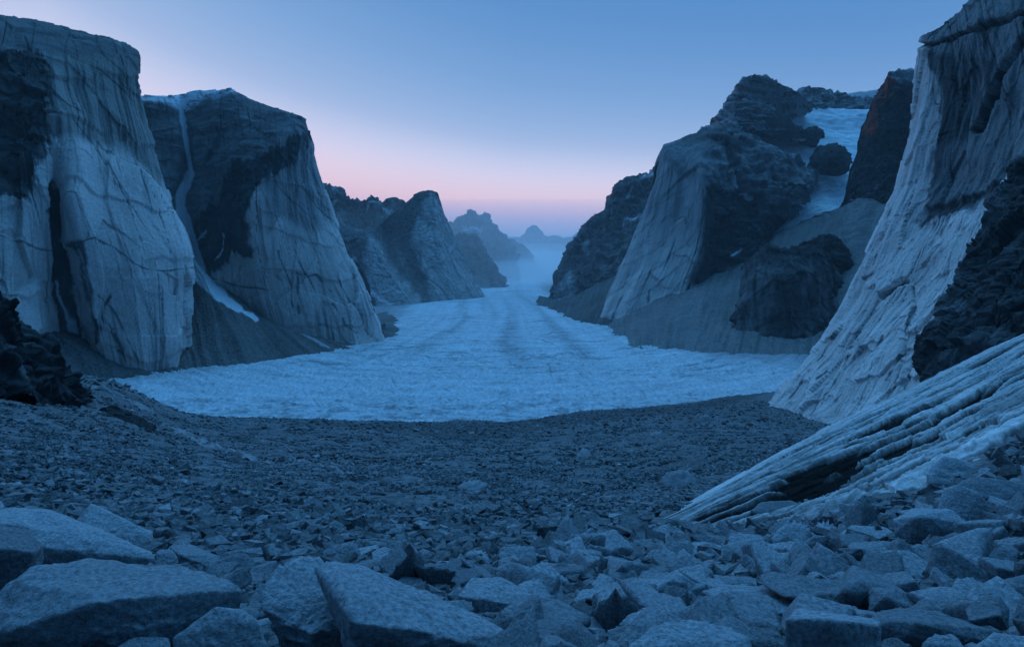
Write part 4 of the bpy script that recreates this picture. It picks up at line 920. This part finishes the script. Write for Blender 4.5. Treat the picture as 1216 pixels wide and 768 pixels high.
# =================================================================== BOULDERS
def ico(sub):
    bm = bmesh.new(); bmesh.ops.create_icosphere(bm, subdivisions=sub, radius=1); bm.verts.ensure_lookup_table()
    V = np.array([v.co[:] for v in bm.verts]); T = np.array([[v.index for v in f.verts] for f in bm.faces]); bm.free(); return V, T
ICO = {s: ico(s) for s in (4, 5, 6)}
def hull_planes(pts):
    bm = bmesh.new()
    for p in pts: bm.verts.new(p)
    bmesh.ops.convex_hull(bm, input=bm.verts, use_existing_faces=False)
    bm.normal_update()
    N_, D_ = [], []
    for f in bm.faces:
        n = np.array(f.normal[:]); d = float(n@np.array(f.verts[0].co[:]))
        if d < 0: n, d = -n, -d
        if np.linalg.norm(n) > .5: N_.append(n); D_.append(max(d, .05))
    bm.free(); return np.array(N_), np.array(D_)
def rock_from_planes(Nn, Dd, half, sub, e, chip=1., p=120):
    V, T = ICO[sub]
    q = np.maximum((V@Nn.T)/Dd, 1e-6)
    r = ((q**p).sum(1))**(-1/p)
    P = V*r[:, None]
    P = P*half
    size = float(np.mean(half))
    nrm = P/half**2; nrm /= np.linalg.norm(nrm, axis=1, keepdims=True)
    x, y, z = (P/size).T
    d = .035*fbm(x*1.8, y*1.8, z*1.8, 4, e)+.045*(ridged(x*2.2+y*1.1, y*2.2, z*3.2, 5, e+3)-.6)+.012*fbm(x*9, y*9, z*9, 3, e+5)
    d = d+.022*(saw(z*3.2+x*.8+.9*fbm(x*1.2, y*1.2, z*1.2, 3, e+6), .2)-.5)
    P = P+nrm*(d*size*chip)[:, None]
    return P, T
HN = [0]
HERO_FOOT = []
def hero(pts, label, name='boulder', sub=5, group='boulders in the foreground', tone=None, chip=1.):
    pts = np.array(pts, float)
    # level tops and steep fronts: keep depth differences moderate, the lower front points under the front edge
    Y = pts[:, 2].mean()+.55*(pts[:, 2]-pts[:, 2].mean()); q4, q6 = np.quantile(pts[:, 1], (.4, .72))
    fr = Y[(pts[:, 1] >= q4) & (pts[:, 1] <= q6)].mean()
    pts[:, 2] = np.where(pts[:, 1] > q6, np.maximum(Y, fr*.985), Y)
    k = int(np.argmax(pts[:, 1])); cx = pts[:, 0].mean(); pyb = min(pts[k, 1], 812)
    Yg = ground_depth(cx, pyb-2); pts[:, 2] *= Yg/pts[k, 2]*1.0
    X = W(pts); c = (X.max(0)+X.min(0))/2
    half = (X.max(0)-X.min(0))/2
    # anchor under-side points so that it sits in the rubble
    low = X.copy(); low[:, 2] -= half[2]*.35; X = np.concatenate([X, low[low[:, 2] < c[2]]])
    half = (X.max(0)-X.min(0))/2
    if half[1] < .45*half[0]: X = np.concatenate([X, X*(1+(.9*half[0]-2*half[1]*.5)/X[:, 1].mean())])
    c = X.mean(0); half = np.abs(X-c).max(0)
    Nn, Dd = hull_planes((X-c)/half)
    HN[0] += 1
    P, T = rock_from_planes(Nn, Dd, half, sub, 900+HN[0]*7, chip)
    me = mesh_np(name, P, T, M_LONE if 'lone' in group else M_BOULDER); o = obj(name, me); o.location = c
    HERO_FOOT.append((c[0], c[1], half[0], half[1]))
    return tag(o, label, 'boulder', group)
H = hero
H([(20,690,4.6),(38,670,5.0),(100,662,5.3),(215,669,5.4),(278,690,5.0),(287,702,4.85),(286,724,4.8),(210,706,4.45),(118,712,4.1),(5,752,3.9),(-30,760,3.9),(75,768,3.75),(180,757,4.1),(100,790,3.9),(240,760,4.9),(-20,720,4.5)],
  'largest flat-topped boulder at the bottom left with a dark front face', sub=6)
H([(-80,625,5.6),(-10,622,6.0),(35,628,6.0),(52,648,5.8),(50,672,5.7),(20,705,5.3),(-60,725,5.1),(-80,652,4.9),(0,651,5.2),(40,655,5.4)], 'boulder with a black front cut off by the left edge of the photo')
H([(-20,608,8.2),(18,602,8.4),(60,608,8.3),(120,630,8.0),(180,655,7.6),(185,664,7.5),(140,668,7.2),(55,665,6.9),(50,650,7.1),(20,620,7.4),(-30,622,7.3),(100,685,7.1)], 'long pale slab boulder sloping right behind the largest flat-topped boulder', sub=6)
H([(87,622,9.0),(108,597,9.3),(120,602,9.3),(180,632,8.9),(182,650,8.7),(175,660,8.4),(95,626,8.6),(140,652,8.4)], 'dark wedge boulder with a thin lit edge behind the long pale slab')
H([(184,655,8.0),(190,651,8.2),(206,652,8.1),(212,662,7.9),(211,678,7.7),(184,675,7.6)], 'small black cube of rock at the right tip of the long pale slab', sub=4)
H([(200,648,8.8),(225,645,8.8),(262,660,8.3),(256,677,7.8),(214,676,7.9),(212,657,8.0)], 'low pale slab boulder just right of the small black cube')
H([(245,676,7.2),(265,660,7.4),(290,654,7.6),(303,665,7.4),(306,684,7.2),(280,692,6.9),(250,687,7.0)], 'dark triangular boulder between the flat-topped boulder and the low pale slab')
H([(308,700,4.8),(328,668,5.2),(360,656,5.5),(380,660,5.5),(405,700,5.0),(413,745,4.6),(370,752,4.35),(360,790,4.3),(309,722,4.6),(350,775,4.3),(410,785,4.6)], 'upright rugged boulder with a rippled face left of the big tilted slab', sub=6, chip=1.5)
H([(372,674,6.1),(388,664,6.2),(420,668,6.3),(470,690,6.1),(560,725,5.7),(618,757,5.3),(615,778,5.1),(500,750,4.6),(415,737,4.5),(412,700,5.0),(420,785,4.5),(520,800,4.6)], 'big smooth slab tilted down to the right at bottom centre', sub=6, chip=1.3)
H([(205,757,4.2),(255,720,4.45),(290,725,4.4),(305,735,4.3),(322,778,4.1),(260,805,3.9),(205,795,4.0)], 'peaked boulder at the bottom edge between the flat-topped boulder and rugged one')
H([(135,770,3.7),(160,755,3.85),(200,757,3.85),(206,777,3.7),(170,805,3.5)], 'small pale rock at the bottom edge under the flat-topped boulder', sub=4)
H([(375,660,8.2),(400,643,8.5),(422,640,8.6),(428,655,8.3),(425,670,8.0),(385,670,8.0)], 'angular boulder just behind the top of the big tilted slab')
H([(440,655,8.4),(455,647,8.6),(475,655,8.4),(494,676,8.0),(470,680,7.8),(442,664,8.1)], 'boulder with a dark gap under it right of the tilted slab top')
H([(504,678,7.6),(515,668,7.9),(545,667,7.9),(556,680,7.6),(545,690,7.3),(508,690,7.3)], 'squat block with flat front halfway along the upper edge of the tilted slab')
H([(549,660,8.8),(560,650,9.1),(578,652,9.0),(583,668,8.6),(570,670,8.5)], 'small block up-slope of the squat flat-fronted block', sub=4)
H([(470,690,7.2),(480,681,7.4),(500,684,7.3),(508,700,7.0),(490,704,6.8),(472,700,6.9)], 'pale rock touching the upper edge of the big tilted slab', sub=4)
H([(543,707,6.4),(560,685,6.9),(598,684,6.9),(632,705,6.5),(626,720,6.2),(570,729,5.9),(560,710,6.1)], 'pale-topped boulder with shadowed front right of the big tilted slab')
H([(606,730,5.1),(625,712,5.4),(655,709,5.5),(666,725,5.2),(662,740,5.0),(612,742,4.9)], 'humped pale boulder just below the pale-topped boulder with shadowed front')
H([(612,744,4.6),(640,735,4.95),(690,738,4.9),(713,762,4.55),(690,775,4.4),(620,772,4.3),(614,754,4.4)], 'broad boulder with dark front at the bottom edge right of the tilted slab')
H([(622,704,6.2),(632,688,6.5),(655,686,6.5),(664,702,6.2),(650,712,6.0),(628,711,6.0)], 'rounded block with dark right side above the humped pale boulder')
H([(681,712,5.9),(690,699,6.2),(715,697,6.2),(727,706,6.0),(722,718,5.8),(688,719,5.7)], 'flat-topped block with dark front left of the leaning dark boulder')
H([(734,706,5.9),(748,684,6.3),(775,695,6.2),(789,710,5.9),(780,728,5.6),(755,724,5.5),(736,714,5.7)], 'leaning dark boulder over a black hollow, bottom centre-right')
H([(709,675,7.2),(720,657,7.6),(745,664,7.5),(772,676,7.2),(765,684,7.0),(720,683,6.9)], 'long wedge boulder with pale sloping top above the leaning dark boulder')
H([(744,768,3.9),(775,742,4.3),(820,733,4.5),(870,745,4.3),(892,757,4.1),(895,792,3.8),(760,802,3.6),(830,795,3.6)], 'large pale boulder on the bottom edge right of centre', sub=6)
H([(790,652,8.8),(800,641,9.1),(818,639,9.2),(826,650,9.0),(818,666,8.6),(795,666,8.6)], 'dark upright boulder below the lower left end of the striated slab')
H([(832,690,6.9),(848,681,7.2),(895,684,7.1),(910,696,6.8),(900,706,6.6),(838,704,6.5)], 'grey block behind the thin overhanging slab at bottom right')
H([(810,736,5.0),(830,718,5.4),(868,720,5.3),(879,735,5.0),(860,745,4.8),(815,744,4.8)], 'dark block under the left end of the thin overhanging slab')
H([(838,676,7.6),(850,667,7.9),(878,668,7.9),(884,678,7.6),(870,685,7.4),(842,684,7.4)], 'flat block with dark front above the grey block')
H([(833,702,6.0),(862,693,6.4),(930,698,6.3),(985,714,5.8),(993,729,5.5),(960,740,5.2),(890,727,5.3),(843,708,5.6)], 'thin overhanging slab with pale top and dark edge at bottom right')
H([(899,684,7.0),(915,676,7.2),(1000,690,6.8),(1026,704,6.4),(1028,722,6.0),(1010,730,5.8),(925,707,6.2),(905,694,6.6)], 'long pale slab tilted down to the right behind the thin overhanging slab')
H([(932,735,3.9),(945,721,4.2),(1035,733,4.3),(1047,738,4.1),(1049,795,3.9),(985,735,3.75),(930,795,3.7),(985,805,3.6),(1042,742,3.95)], 'square-cut block with vertical front face on the bottom edge at right')
H([(1030,737,4.6),(1045,722,5.0),(1110,724,5.2),(1178,747,4.8),(1172,762,4.6),(1120,772,4.4),(1080,752,4.4),(1050,775,4.3),(1090,738,4.45)], 'wide flat slab with dark front right of the square-cut block')
H([(891,760,4.2),(905,744,4.4),(925,746,4.4),(933,765,4.2),(930,790,4.0),(893,790,4.0)], 'small pale rock on the bottom edge left of the square-cut block', sub=4)
H([(1092,764,4.1),(1110,749,4.3),(1135,751,4.3),(1148,768,4.1),(1140,795,3.9),(1095,795,3.9)], 'rounded pale rock on the bottom edge under the wide flat slab', sub=4)
H([(1155,768,4.0),(1180,751,4.2),(1225,756,4.2),(1240,775,4.0),(1220,800,3.8),(1160,800,3.8)], 'pale rock in the bottom right corner')
H([(1145,722,5.6),(1165,707,5.9),(1186,705,5.9),(1199,722,5.7),(1197,748,5.3),(1180,751,5.1),(1150,737,5.2),(1188,730,5.3)], 'two-toned boulder with dark right side above the bottom right corner')
H([(1168,705,6.4),(1195,688,6.8),(1240,676,7.0),(1260,700,6.6),(1250,720,6.2),(1200,718,6.1)], 'long pale slab rising to the right edge behind the two-toned boulder')
H([(1126,705,6.6),(1135,686,6.9),(1155,682,7.0),(1170,695,6.7),(1168,718,6.3),(1150,726,6.1),(1130,714,6.3)], 'rounded boulder with shadowed base left of the two-toned boulder')
H([(1060,616,9.2),(1085,602,9.6),(1130,604,9.5),(1153,622,9.2),(1148,641,9.0),(1115,647,8.7),(1078,646,8.8),(1090,613,8.7),(1064,630,9.0)], 'large block with a dark six-sided front below the striated slab')
H([(1113,608,10.2),(1119,578,10.6),(1140,574,10.4),(1166,584,10.2),(1177,606,10),(1170,626,9.7),(1140,624,9.7)], 'upright dark-sided block leaning behind the large six-sided block')
H([(1137,573,11.2),(1160,565,11.4),(1240,578,11.2),(1248,600,10.9),(1190,594,10.6),(1150,587,10.7),(1220,608,10.6)], 'flat slab boulder with dark underside reaching the right edge of the photo')
H([(1100,562,12),(1120,541,12.4),(1150,548,12.3),(1179,566,11.8),(1130,577,11.4),(1104,574,11.6)], 'topmost wedge block at the foot of the striated slab')
H([(914,640,8.6),(930,620,9),(945,615,9.1),(963,622,9),(964,641,8.7),(950,652,8.4),(925,656,8.3)], 'rounded-faced boulder with dark base, left of the dark-sided small one')
H([(963,632,8.9),(972,616,9.2),(986,614,9.2),(996,628,8.9),(990,641,8.6),(968,642,8.6)], 'small boulder with dark right face right of the rounded-faced boulder', sub=4)
H([(995,632,9.3),(1010,622,9.6),(1050,624,9.6),(1066,634,9.3),(1056,641,9),(1015,650,8.7),(1000,642,9)], 'flat slab with thin dark edge left of the large six-sided block')
H([(891,606,11.2),(905,596,11.6),(940,594,11.6),(963,604,11.3),(958,614,11),(910,618,10.7)], 'broad flat block resting against the lower edge of the striated slab')
H([(1068,656,8.2),(1080,645,8.5),(1105,644,8.5),(1116,655,8.3),(1105,669,7.9),(1080,667,8.0)], 'knobbly pale rock just below the large six-sided block', sub=4)
H([(1172,660,7.9),(1185,645,8.2),(1203,643,8.3),(1213,655,8.0),(1205,676,7.6),(1180,673,7.7)], 'pale rock with dark right side near the right edge, above the rising slab', sub=4)
H([(783,572,37),(790,560,38),(808,556,38),(825,560,38),(829,572,37),(815,580,36),(792,581,36)], 'pale rounded boulder alone on gravel left of the striated slab', sub=4, group='lone boulders on the gravel')
H([(543,578,30),(552,569,31),(570,567,31),(582,574,30),(575,586,29),(550,586,29)], 'dull grey boulder alone on gravel in the middle of the slope', sub=4, group='lone boulders on the gravel')
H([(684,540,60),(691,531,62),(699,534,62),(704,541,60),(698,544,59),(686,544,59)], 'small pale pointed boulder far down the gravel slope', sub=4, group='lone boulders on the gravel')
H([(826,500,150),(832,492,152),(840,490,152),(848,498,150),(846,504,148),(830,505,148)], 'dark boulder pair-topped near the ice, left of the pale slab foot', sub=4, group='lone boulders on the gravel')
H([(770,516,100),(778,511,102),(786,512,102),(790,517,100),(780,520,98)], 'low dark boulder on gravel below the glacier edge', sub=4, group='lone boulders on the gravel')

# ---- shared angular shapes
def random_hull(e, flat=1., n0=13, n1=22):
    r = np.random.default_rng(e)
    n = r.integers(n0, n1)
    p = r.uniform(-1, 1, (n, 3)); p = np.sign(p)*np.abs(p)**.45
    p += r.normal(0, .12, p.shape); p *= np.array([1, r.uniform(.6, .95), r.uniform(.45, .85)*flat])
    return p
PROTO = []
for i in range(26):
    r = np.random.default_rng(100+i); half = np.array([1, r.uniform(.6, .95), r.uniform(.4, .75)])
    Nn = np.concatenate([np.eye(3), -np.eye(3)])+r.normal(0, .24, (6, 3)); Nn = np.concatenate([Nn, r.normal(0, 1, (4, 3))])
    Nn /= np.linalg.norm(Nn, axis=1, keepdims=True); Dd = np.concatenate([r.uniform(.72, 1., 6), r.uniform(.8, 1.05, 4)])
    P, T = rock_from_planes(Nn, Dd, half, 4, 2000+i*11, 1.)
    PROTO.append(mesh_np('boulder', P, T, M_BLOCK))
LOW = []
for i in range(60):
    pts = random_hull(500+i)
    bm = bmesh.new()
    for p in pts: bm.verts.new(p)
    g = bmesh.ops.convex_hull(bm, input=bm.verts, use_existing_faces=False)
    bmesh.ops.delete(bm, geom=[v for v in bm.verts if not v.link_faces], context='VERTS')
    bmesh.ops.triangulate(bm, faces=bm.faces)
    bm.verts.index_update()
    LOW.append((np.array([v.co[:] for v in bm.verts]), np.array([[v.index for v in f.verts] for f in bm.faces])))
    bm.free()

# ---- where loose rock lies
def rotm(yaw, tx_, ty_):
    cy, sy = np.cos(yaw), np.sin(yaw); cx, sx = np.cos(tx_), np.sin(tx_); ck, sk_ = np.cos(ty_), np.sin(ty_)
    z = np.zeros_like(yaw); o1 = np.ones_like(yaw)
    Rz = np.stack([np.stack([cy, -sy, z], -1), np.stack([sy, cy, z], -1), np.stack([z, z, o1], -1)], -2)
    Rx = np.stack([np.stack([o1, z, z], -1), np.stack([z, cx, -sx], -1), np.stack([z, sx, cx], -1)], -2)
    Ry = np.stack([np.stack([ck, z, sk_], -1), np.stack([z, o1, z], -1), np.stack([-sk_, z, ck], -1)], -2)
    return Rz@Rx@Ry
r2 = np.random.default_rng(21)
PX, YYs, SZ = [], [], []
def scatter(n, y0, y1, s0, s1, px0=-120, px1=1340, pw=2.2):
    Y = np.sqrt(r2.uniform(y0*y0, y1*y1, n)); px = r2.uniform(px0, px1, n)
    s = s0+(s1-s0)*r2.uniform(0, 1, n)**pw
    PX.append(px); YYs.append(Y); SZ.append(s)
scatter(4200, 2.2, 7, .02, .10)
scatter(1500, 3.4, 14, .06, .23, 600, 1340)
scatter(520, 3.4, 12, .05, .17, -120, 620)
scatter(9000, 6, 15, .04, .16, pw=2.5)
scatter(64000, 14, 40, .03, .12, pw=3.)
scatter(420, 9, 40, .11, .24, -120, 1000)
scatter(60000, 38, 110, .06, .22, pw=3.2)
scatter(30000, 100, 360, .14, .6, pw=3.4)
PX = np.concatenate(PX); YYs = np.concatenate(YYs); SZ = np.concatenate(SZ)
XX_ = (PX-CX)/F*YYs
keep = np.ones(len(PX), bool)
for hx, hy, ax, ay in HERO_FOOT:
    keep &= ((XX_-hx)/(ax*.85+SZ*.6))**2+((YYs-hy)/(ay*.85+SZ*.6))**2 > 1
# not on the bare slab
slx = np.array([p[0] for p in SLT]); sly = np.array([p[1] for p in SLT]); slY = np.array([p[2] for p in SLT])
gp = HY-F*ground_z(XX_, YYs)/YYs
slb = [(x, y) for x, y, _ in SLT]+[(x+4, y-6-34*(x > 1080)*0) for x, y, _ in reversed([(800,632,0),(850,622,0),(900,598,0),(960,588,0),(1050,566,0),(1100,545,0),(1216,506,0),(1330,450,0),(1550,350,0)])]
sbx = np.array([p[0] for p in SLB]); sbY = np.array([p[2] for p in SLB])
on_slab = (YYs > np.interp(PX, sbx, sbY)-.15) & (YYs < np.interp(PX, slx, slY)+1) & (PX > 770)
keep &= ~on_slab
PX, YYs, SZ, XX_ = PX[keep], YYs[keep], SZ[keep], XX_[keep]
ZZ = ground_z(XX_, YYs)
yaw = r2.uniform(0, 6.283, len(PX)); t1 = r2.normal(0, .3, len(PX)); t2 = r2.normal(0, .3, len(PX))
ROT = rotm(yaw, t1, t2)
# extra blocks piled on the foot of the slab
app = SZ/YYs
vis = (PX > -10) & (PX < 1226) & (HY-F*ZZ/YYs < 800)
order = np.argsort(-np.where(vis, app, 0))
NB = 300-HN[0]
ind = order[:NB]
def zone(px, Y):
    if px > 620: return ('angular block in the rubble below the striated slab', 'loose blocks below the striated slab')
    return ('angular block in the rubble on the left and middle slope', 'loose blocks on the left and middle slope')
for n, i in enumerate(ind):
    o = bpy.data.objects.new('boulder', PROTO[n % len(PROTO)]); COL.objects.link(o)
    s = SZ[i]
    o.location = (XX_[i], YYs[i], ZZ[i]+s*.22); o.rotation_euler = (t1[i], t2[i], yaw[i])
    k = r2.uniform(.85, 1.2); o.scale = (s*k, s/k, s*r2.uniform(.8, 1.15))
    lb, gr = zone(PX[i], YYs[i]); tag(o, lb, 'boulder', gr)
rest = np.setdiff1d(np.arange(len(PX)), ind)
VV, TT, CC = [], [], []; off = 0
kind = r2.integers(0, len(LOW), len(PX))
tone = .16*np.exp(r2.normal(0, .26, len(PX)))
for k, (v, t) in enumerate(LOW):
    I = rest[kind[rest] == k]
    if not len(I): continue
    P = np.einsum('nij,vj->nvi', ROT[I], v)*SZ[I][:, None, None]
    P += np.stack([XX_[I], YYs[I], ZZ[I]+SZ[I]*.2], -1)[:, None, :]
    VV.append(P.reshape(-1, 3)); TT.append((t[None]+(np.arange(len(I))*len(v))[:, None, None]+off).reshape(-1, 3))
    CC.append(np.repeat(tone[I], len(v))); off += P.shape[0]*P.shape[1]
cc = np.concatenate(CC)
o = obj('scree_rubble', mesh_np('scree_rubble', np.concatenate(VV), np.concatenate(TT), M_RUBBLE, np.stack([cc, cc*1.02, cc*1.06], -1), smooth=False))
tag(o, 'countless small grey stones covering the slope down to the glacier', 'rubble', None, 'stuff')

# =================================================================== AIR
def vol_mat(name, col, dens, g=0.):
    m, nt, N, L = nodes(name); out = N('ShaderNodeOutputMaterial'); v = N('ShaderNodeVolumePrincipled')
    v.inputs['Color'].default_value = (*col, 1); v.inputs['Density'].default_value = dens; v.inputs['Anisotropy'].default_value = g
    L(v.outputs[0], out.inputs['Volume']); return m
def box(name, a, b, mat):
    bm = bmesh.new(); bmesh.ops.create_cube(bm, size=1)
    for v in bm.verts: v.co = [(a[i]+b[i])/2+v.co[i]*(b[i]-a[i]) for i in range(3)]
    me = bpy.data.meshes.new(name); bm.to_mesh(me); bm.free(); me.materials.append(mat); return obj(name, me)
o = box('haze', (-12500, -12500, -140), (12500, 12500, 900), vol_mat('haze_air', (.92, .96, 1.), 4.5e-5, .3))
tag(o, 'thin blue twilight haze filling the valley air', 'haze', None, 'stuff')
def fog(cx, cy, cz, a, b, c, dens):
    V, T = ICO[5]; P = V*np.array([a, b, c])+np.array([cx, cy, cz])
    m = vol_mat('valley_mist', (1, 1, 1), dens, .55)
    o = obj('mist', mesh_np('mist', P, T, m)); return o
for a in [(100, 4900, -60, 3000, 3500, 430, 1.8e-4), (120, 5900, -60, 2600, 2900, 140, 9e-4), (150, 6200, -60, 2500, 2700, 210, 5e-4), (180, 6500, -60, 2500, 2600, 280, 2.5e-4)]:
    tag(fog(*a), 'pale bank of mist lying low over the head of the glacier', 'mist', 'mist over the upper glacier', 'stuff')

# =================================================================== LIGHT
def lin(r, g, b):
    f = lambda c: (c/255/12.92 if c/255 <= .04045 else ((c/255+.055)/1.055)**2.4)
    return (f(r), f(g), f(b), 1)
w = bpy.data.worlds.new('World'); SC.world = w; w.use_nodes = True
nt = w.node_tree; nt.nodes.clear(); N = nt.nodes.new; L = nt.links.new
def M(op, a, b=None, c=None):
    n = N('ShaderNodeMath'); n.operation = op
    for i, v in enumerate((a, b, c)):
        if v is None: continue
        if isinstance(v, (int, float)): n.inputs[i].default_value = v
        else: L(v, n.inputs[i])
    return n.outputs[0]
tc = N('ShaderNodeTexCoord'); sep = N('ShaderNodeSeparateXYZ'); L(tc.outputs['Generated'], sep.inputs[0])
x, y, z = sep.outputs
hyp = M('SQRT', M('ADD', M('MULTIPLY', x, x), M('MULTIPLY', y, y)))
el = M('DIVIDE', M('MAXIMUM', z, 0.), M('MAXIMUM', hyp, .001))           # tangent of the elevation
az = M('ARCTAN2', x, y)
k = M('ADD', M('MULTIPLY_ADD', M('MINIMUM', M('MAXIMUM', az, -.6), 0.), .78, 1.), M('MULTIPLY', M('MAXIMUM', M('MINIMUM', az, .5), 0.), .45))
# the rosy band stands only over the head of the valley
ah = N('ShaderNodeMapRange'); ah.interpolation_type = 'SMOOTHSTEP'; L(M('DIVIDE', y, M('MAXIMUM', hyp, .001)), ah.inputs[0])
ah.inputs[1].default_value = .35; ah.inputs[2].default_value = .8; ah.inputs[3].default_value = .35; ah.inputs[4].default_value = 0.
e = M('ADD', M('MULTIPLY', el, k), ah.outputs[0])
t = M('DIVIDE', e, M('ADD', e, 1.))
ramp = N('ShaderNodeValToRGB'); L(t, ramp.inputs[0])
cr = ramp.color_ramp; cr.interpolation = 'B_SPLINE'
def tt(py): q = (HY-py)/F; return q/(1+q)
stops = [(0., lin(120,152,195)), (tt(288), lin(126,154,196)), (tt(272), lin(160,162,198)), (tt(254), lin(220,182,198)), (tt(236), lin(229,197,206)),
         (tt(205), lin(206,205,228)), (tt(165), lin(160,186,226)), (tt(100), lin(124,166,216)), (tt(0), lin(86,138,198)), (.34, (.085, .27, .60, 1)), (.52, (.075, .43, 1.18, 1)), (1., (.065, .45, 1.28, 1))]
stops = [(p_, (c_[0]*1.28, c_[1]*1.25, c_[2]*1.22, 1) if p_ < tt(190) else c_) for p_, c_ in stops]
while len(cr.elements) < len(stops): cr.elements.new(.5)
for el_, (p, c_) in zip(cr.elements, stops): el_.position = p; el_.color = c_
# the sky behind the camera has already gone darker
beh = M('MULTIPLY_ADD', sep.outputs[1], .5, .5)
mr = N('ShaderNodeMapRange'); mr.interpolation_type = 'SMOOTHSTEP'; L(beh, mr.inputs[0]); mr.inputs[1].default_value = .18; mr.inputs[2].default_value = .54
mr.inputs[3].default_value = 0.; mr.inputs[4].default_value = 1.
vs = N('ShaderNodeVectorMath'); vs.operation = 'SCALE'; L(ramp.outputs[0], vs.inputs[0]); vs.operation = 'MULTIPLY'; mxc = N('ShaderNodeMix'); mxc.data_type = 'RGBA'; L(mr.outputs[0], mxc.inputs[0]); mxc.inputs[6].default_value = (.025, .06, .085, 1); mxc.inputs[7].default_value = (1, 1, 1, 1); L(mxc.outputs[2], vs.inputs[1])
SUN_EL, SUN_AZ = math.radians(58.), math.radians(2)
sky = N('ShaderNodeTexSky'); sky.sky_type = 'NISHITA'; sky.sun_disc = False; sky.sun_elevation = math.radians(-3.5); sky.sun_rotation = SUN_AZ
b1 = N('ShaderNodeBackground'); L(vs.outputs[0], b1.inputs[0]); b1.inputs[1].default_value = 1.0
b2 = N('ShaderNodeBackground'); L(sky.outputs[0], b2.inputs[0]); b2.inputs[1].default_value = .05
ad = N('ShaderNodeAddShader'); L(b1.outputs[0], ad.inputs[0]); L(b2.outputs[0], ad.inputs[1])
out = N('ShaderNodeOutputWorld'); L(ad.outputs[0], out.inputs[0])
w.cycles.sampling_method = 'MANUAL'; w.cycles.sample_map_resolution = 512
# last glow of the sky ahead: one very soft, weak sun
sl = bpy.data.lights.new('sun', 'SUN'); sl.energy = 1.6; sl.angle = math.radians(60); sl.color = (.15, .50, 1.)
so = bpy.data.objects.new('sun', sl); COL.objects.link(so)
from mathutils import Vector
sd = Vector((math.sin(SUN_AZ)*math.cos(SUN_EL), math.cos(SUN_AZ)*math.cos(SUN_EL), math.sin(SUN_EL))); so.rotation_euler = sd.to_track_quat('Z', 'Y').to_euler()

# =================================================================== CAMERA
cam = bpy.data.cameras.new('camera'); co = bpy.data.objects.new('camera', cam); COL.objects.link(co)
cam.sensor_width = 36; cam.lens = F*36/1216; cam.shift_y = -(384-HY)/1216*-1*-1
cam.clip_start = .05; cam.clip_end = 40000
co.location = (0, 0, 0); co.rotation_euler = (math.radians(90), 0, 0)
SC.camera = co
vsn = SC.view_settings; vsn.view_transform = 'Standard'; vsn.look = 'None'; vsn.exposure = 0; vsn.gamma = 1; vsn.use_curve_mapping = False
SC.cycles.volume_bounces = 10; SC.cycles.max_bounces = 12; SC.cycles.diffuse_bounces = 3
SC.cycles.use_denoising = True; SC.cycles.use_adaptive_sampling = False
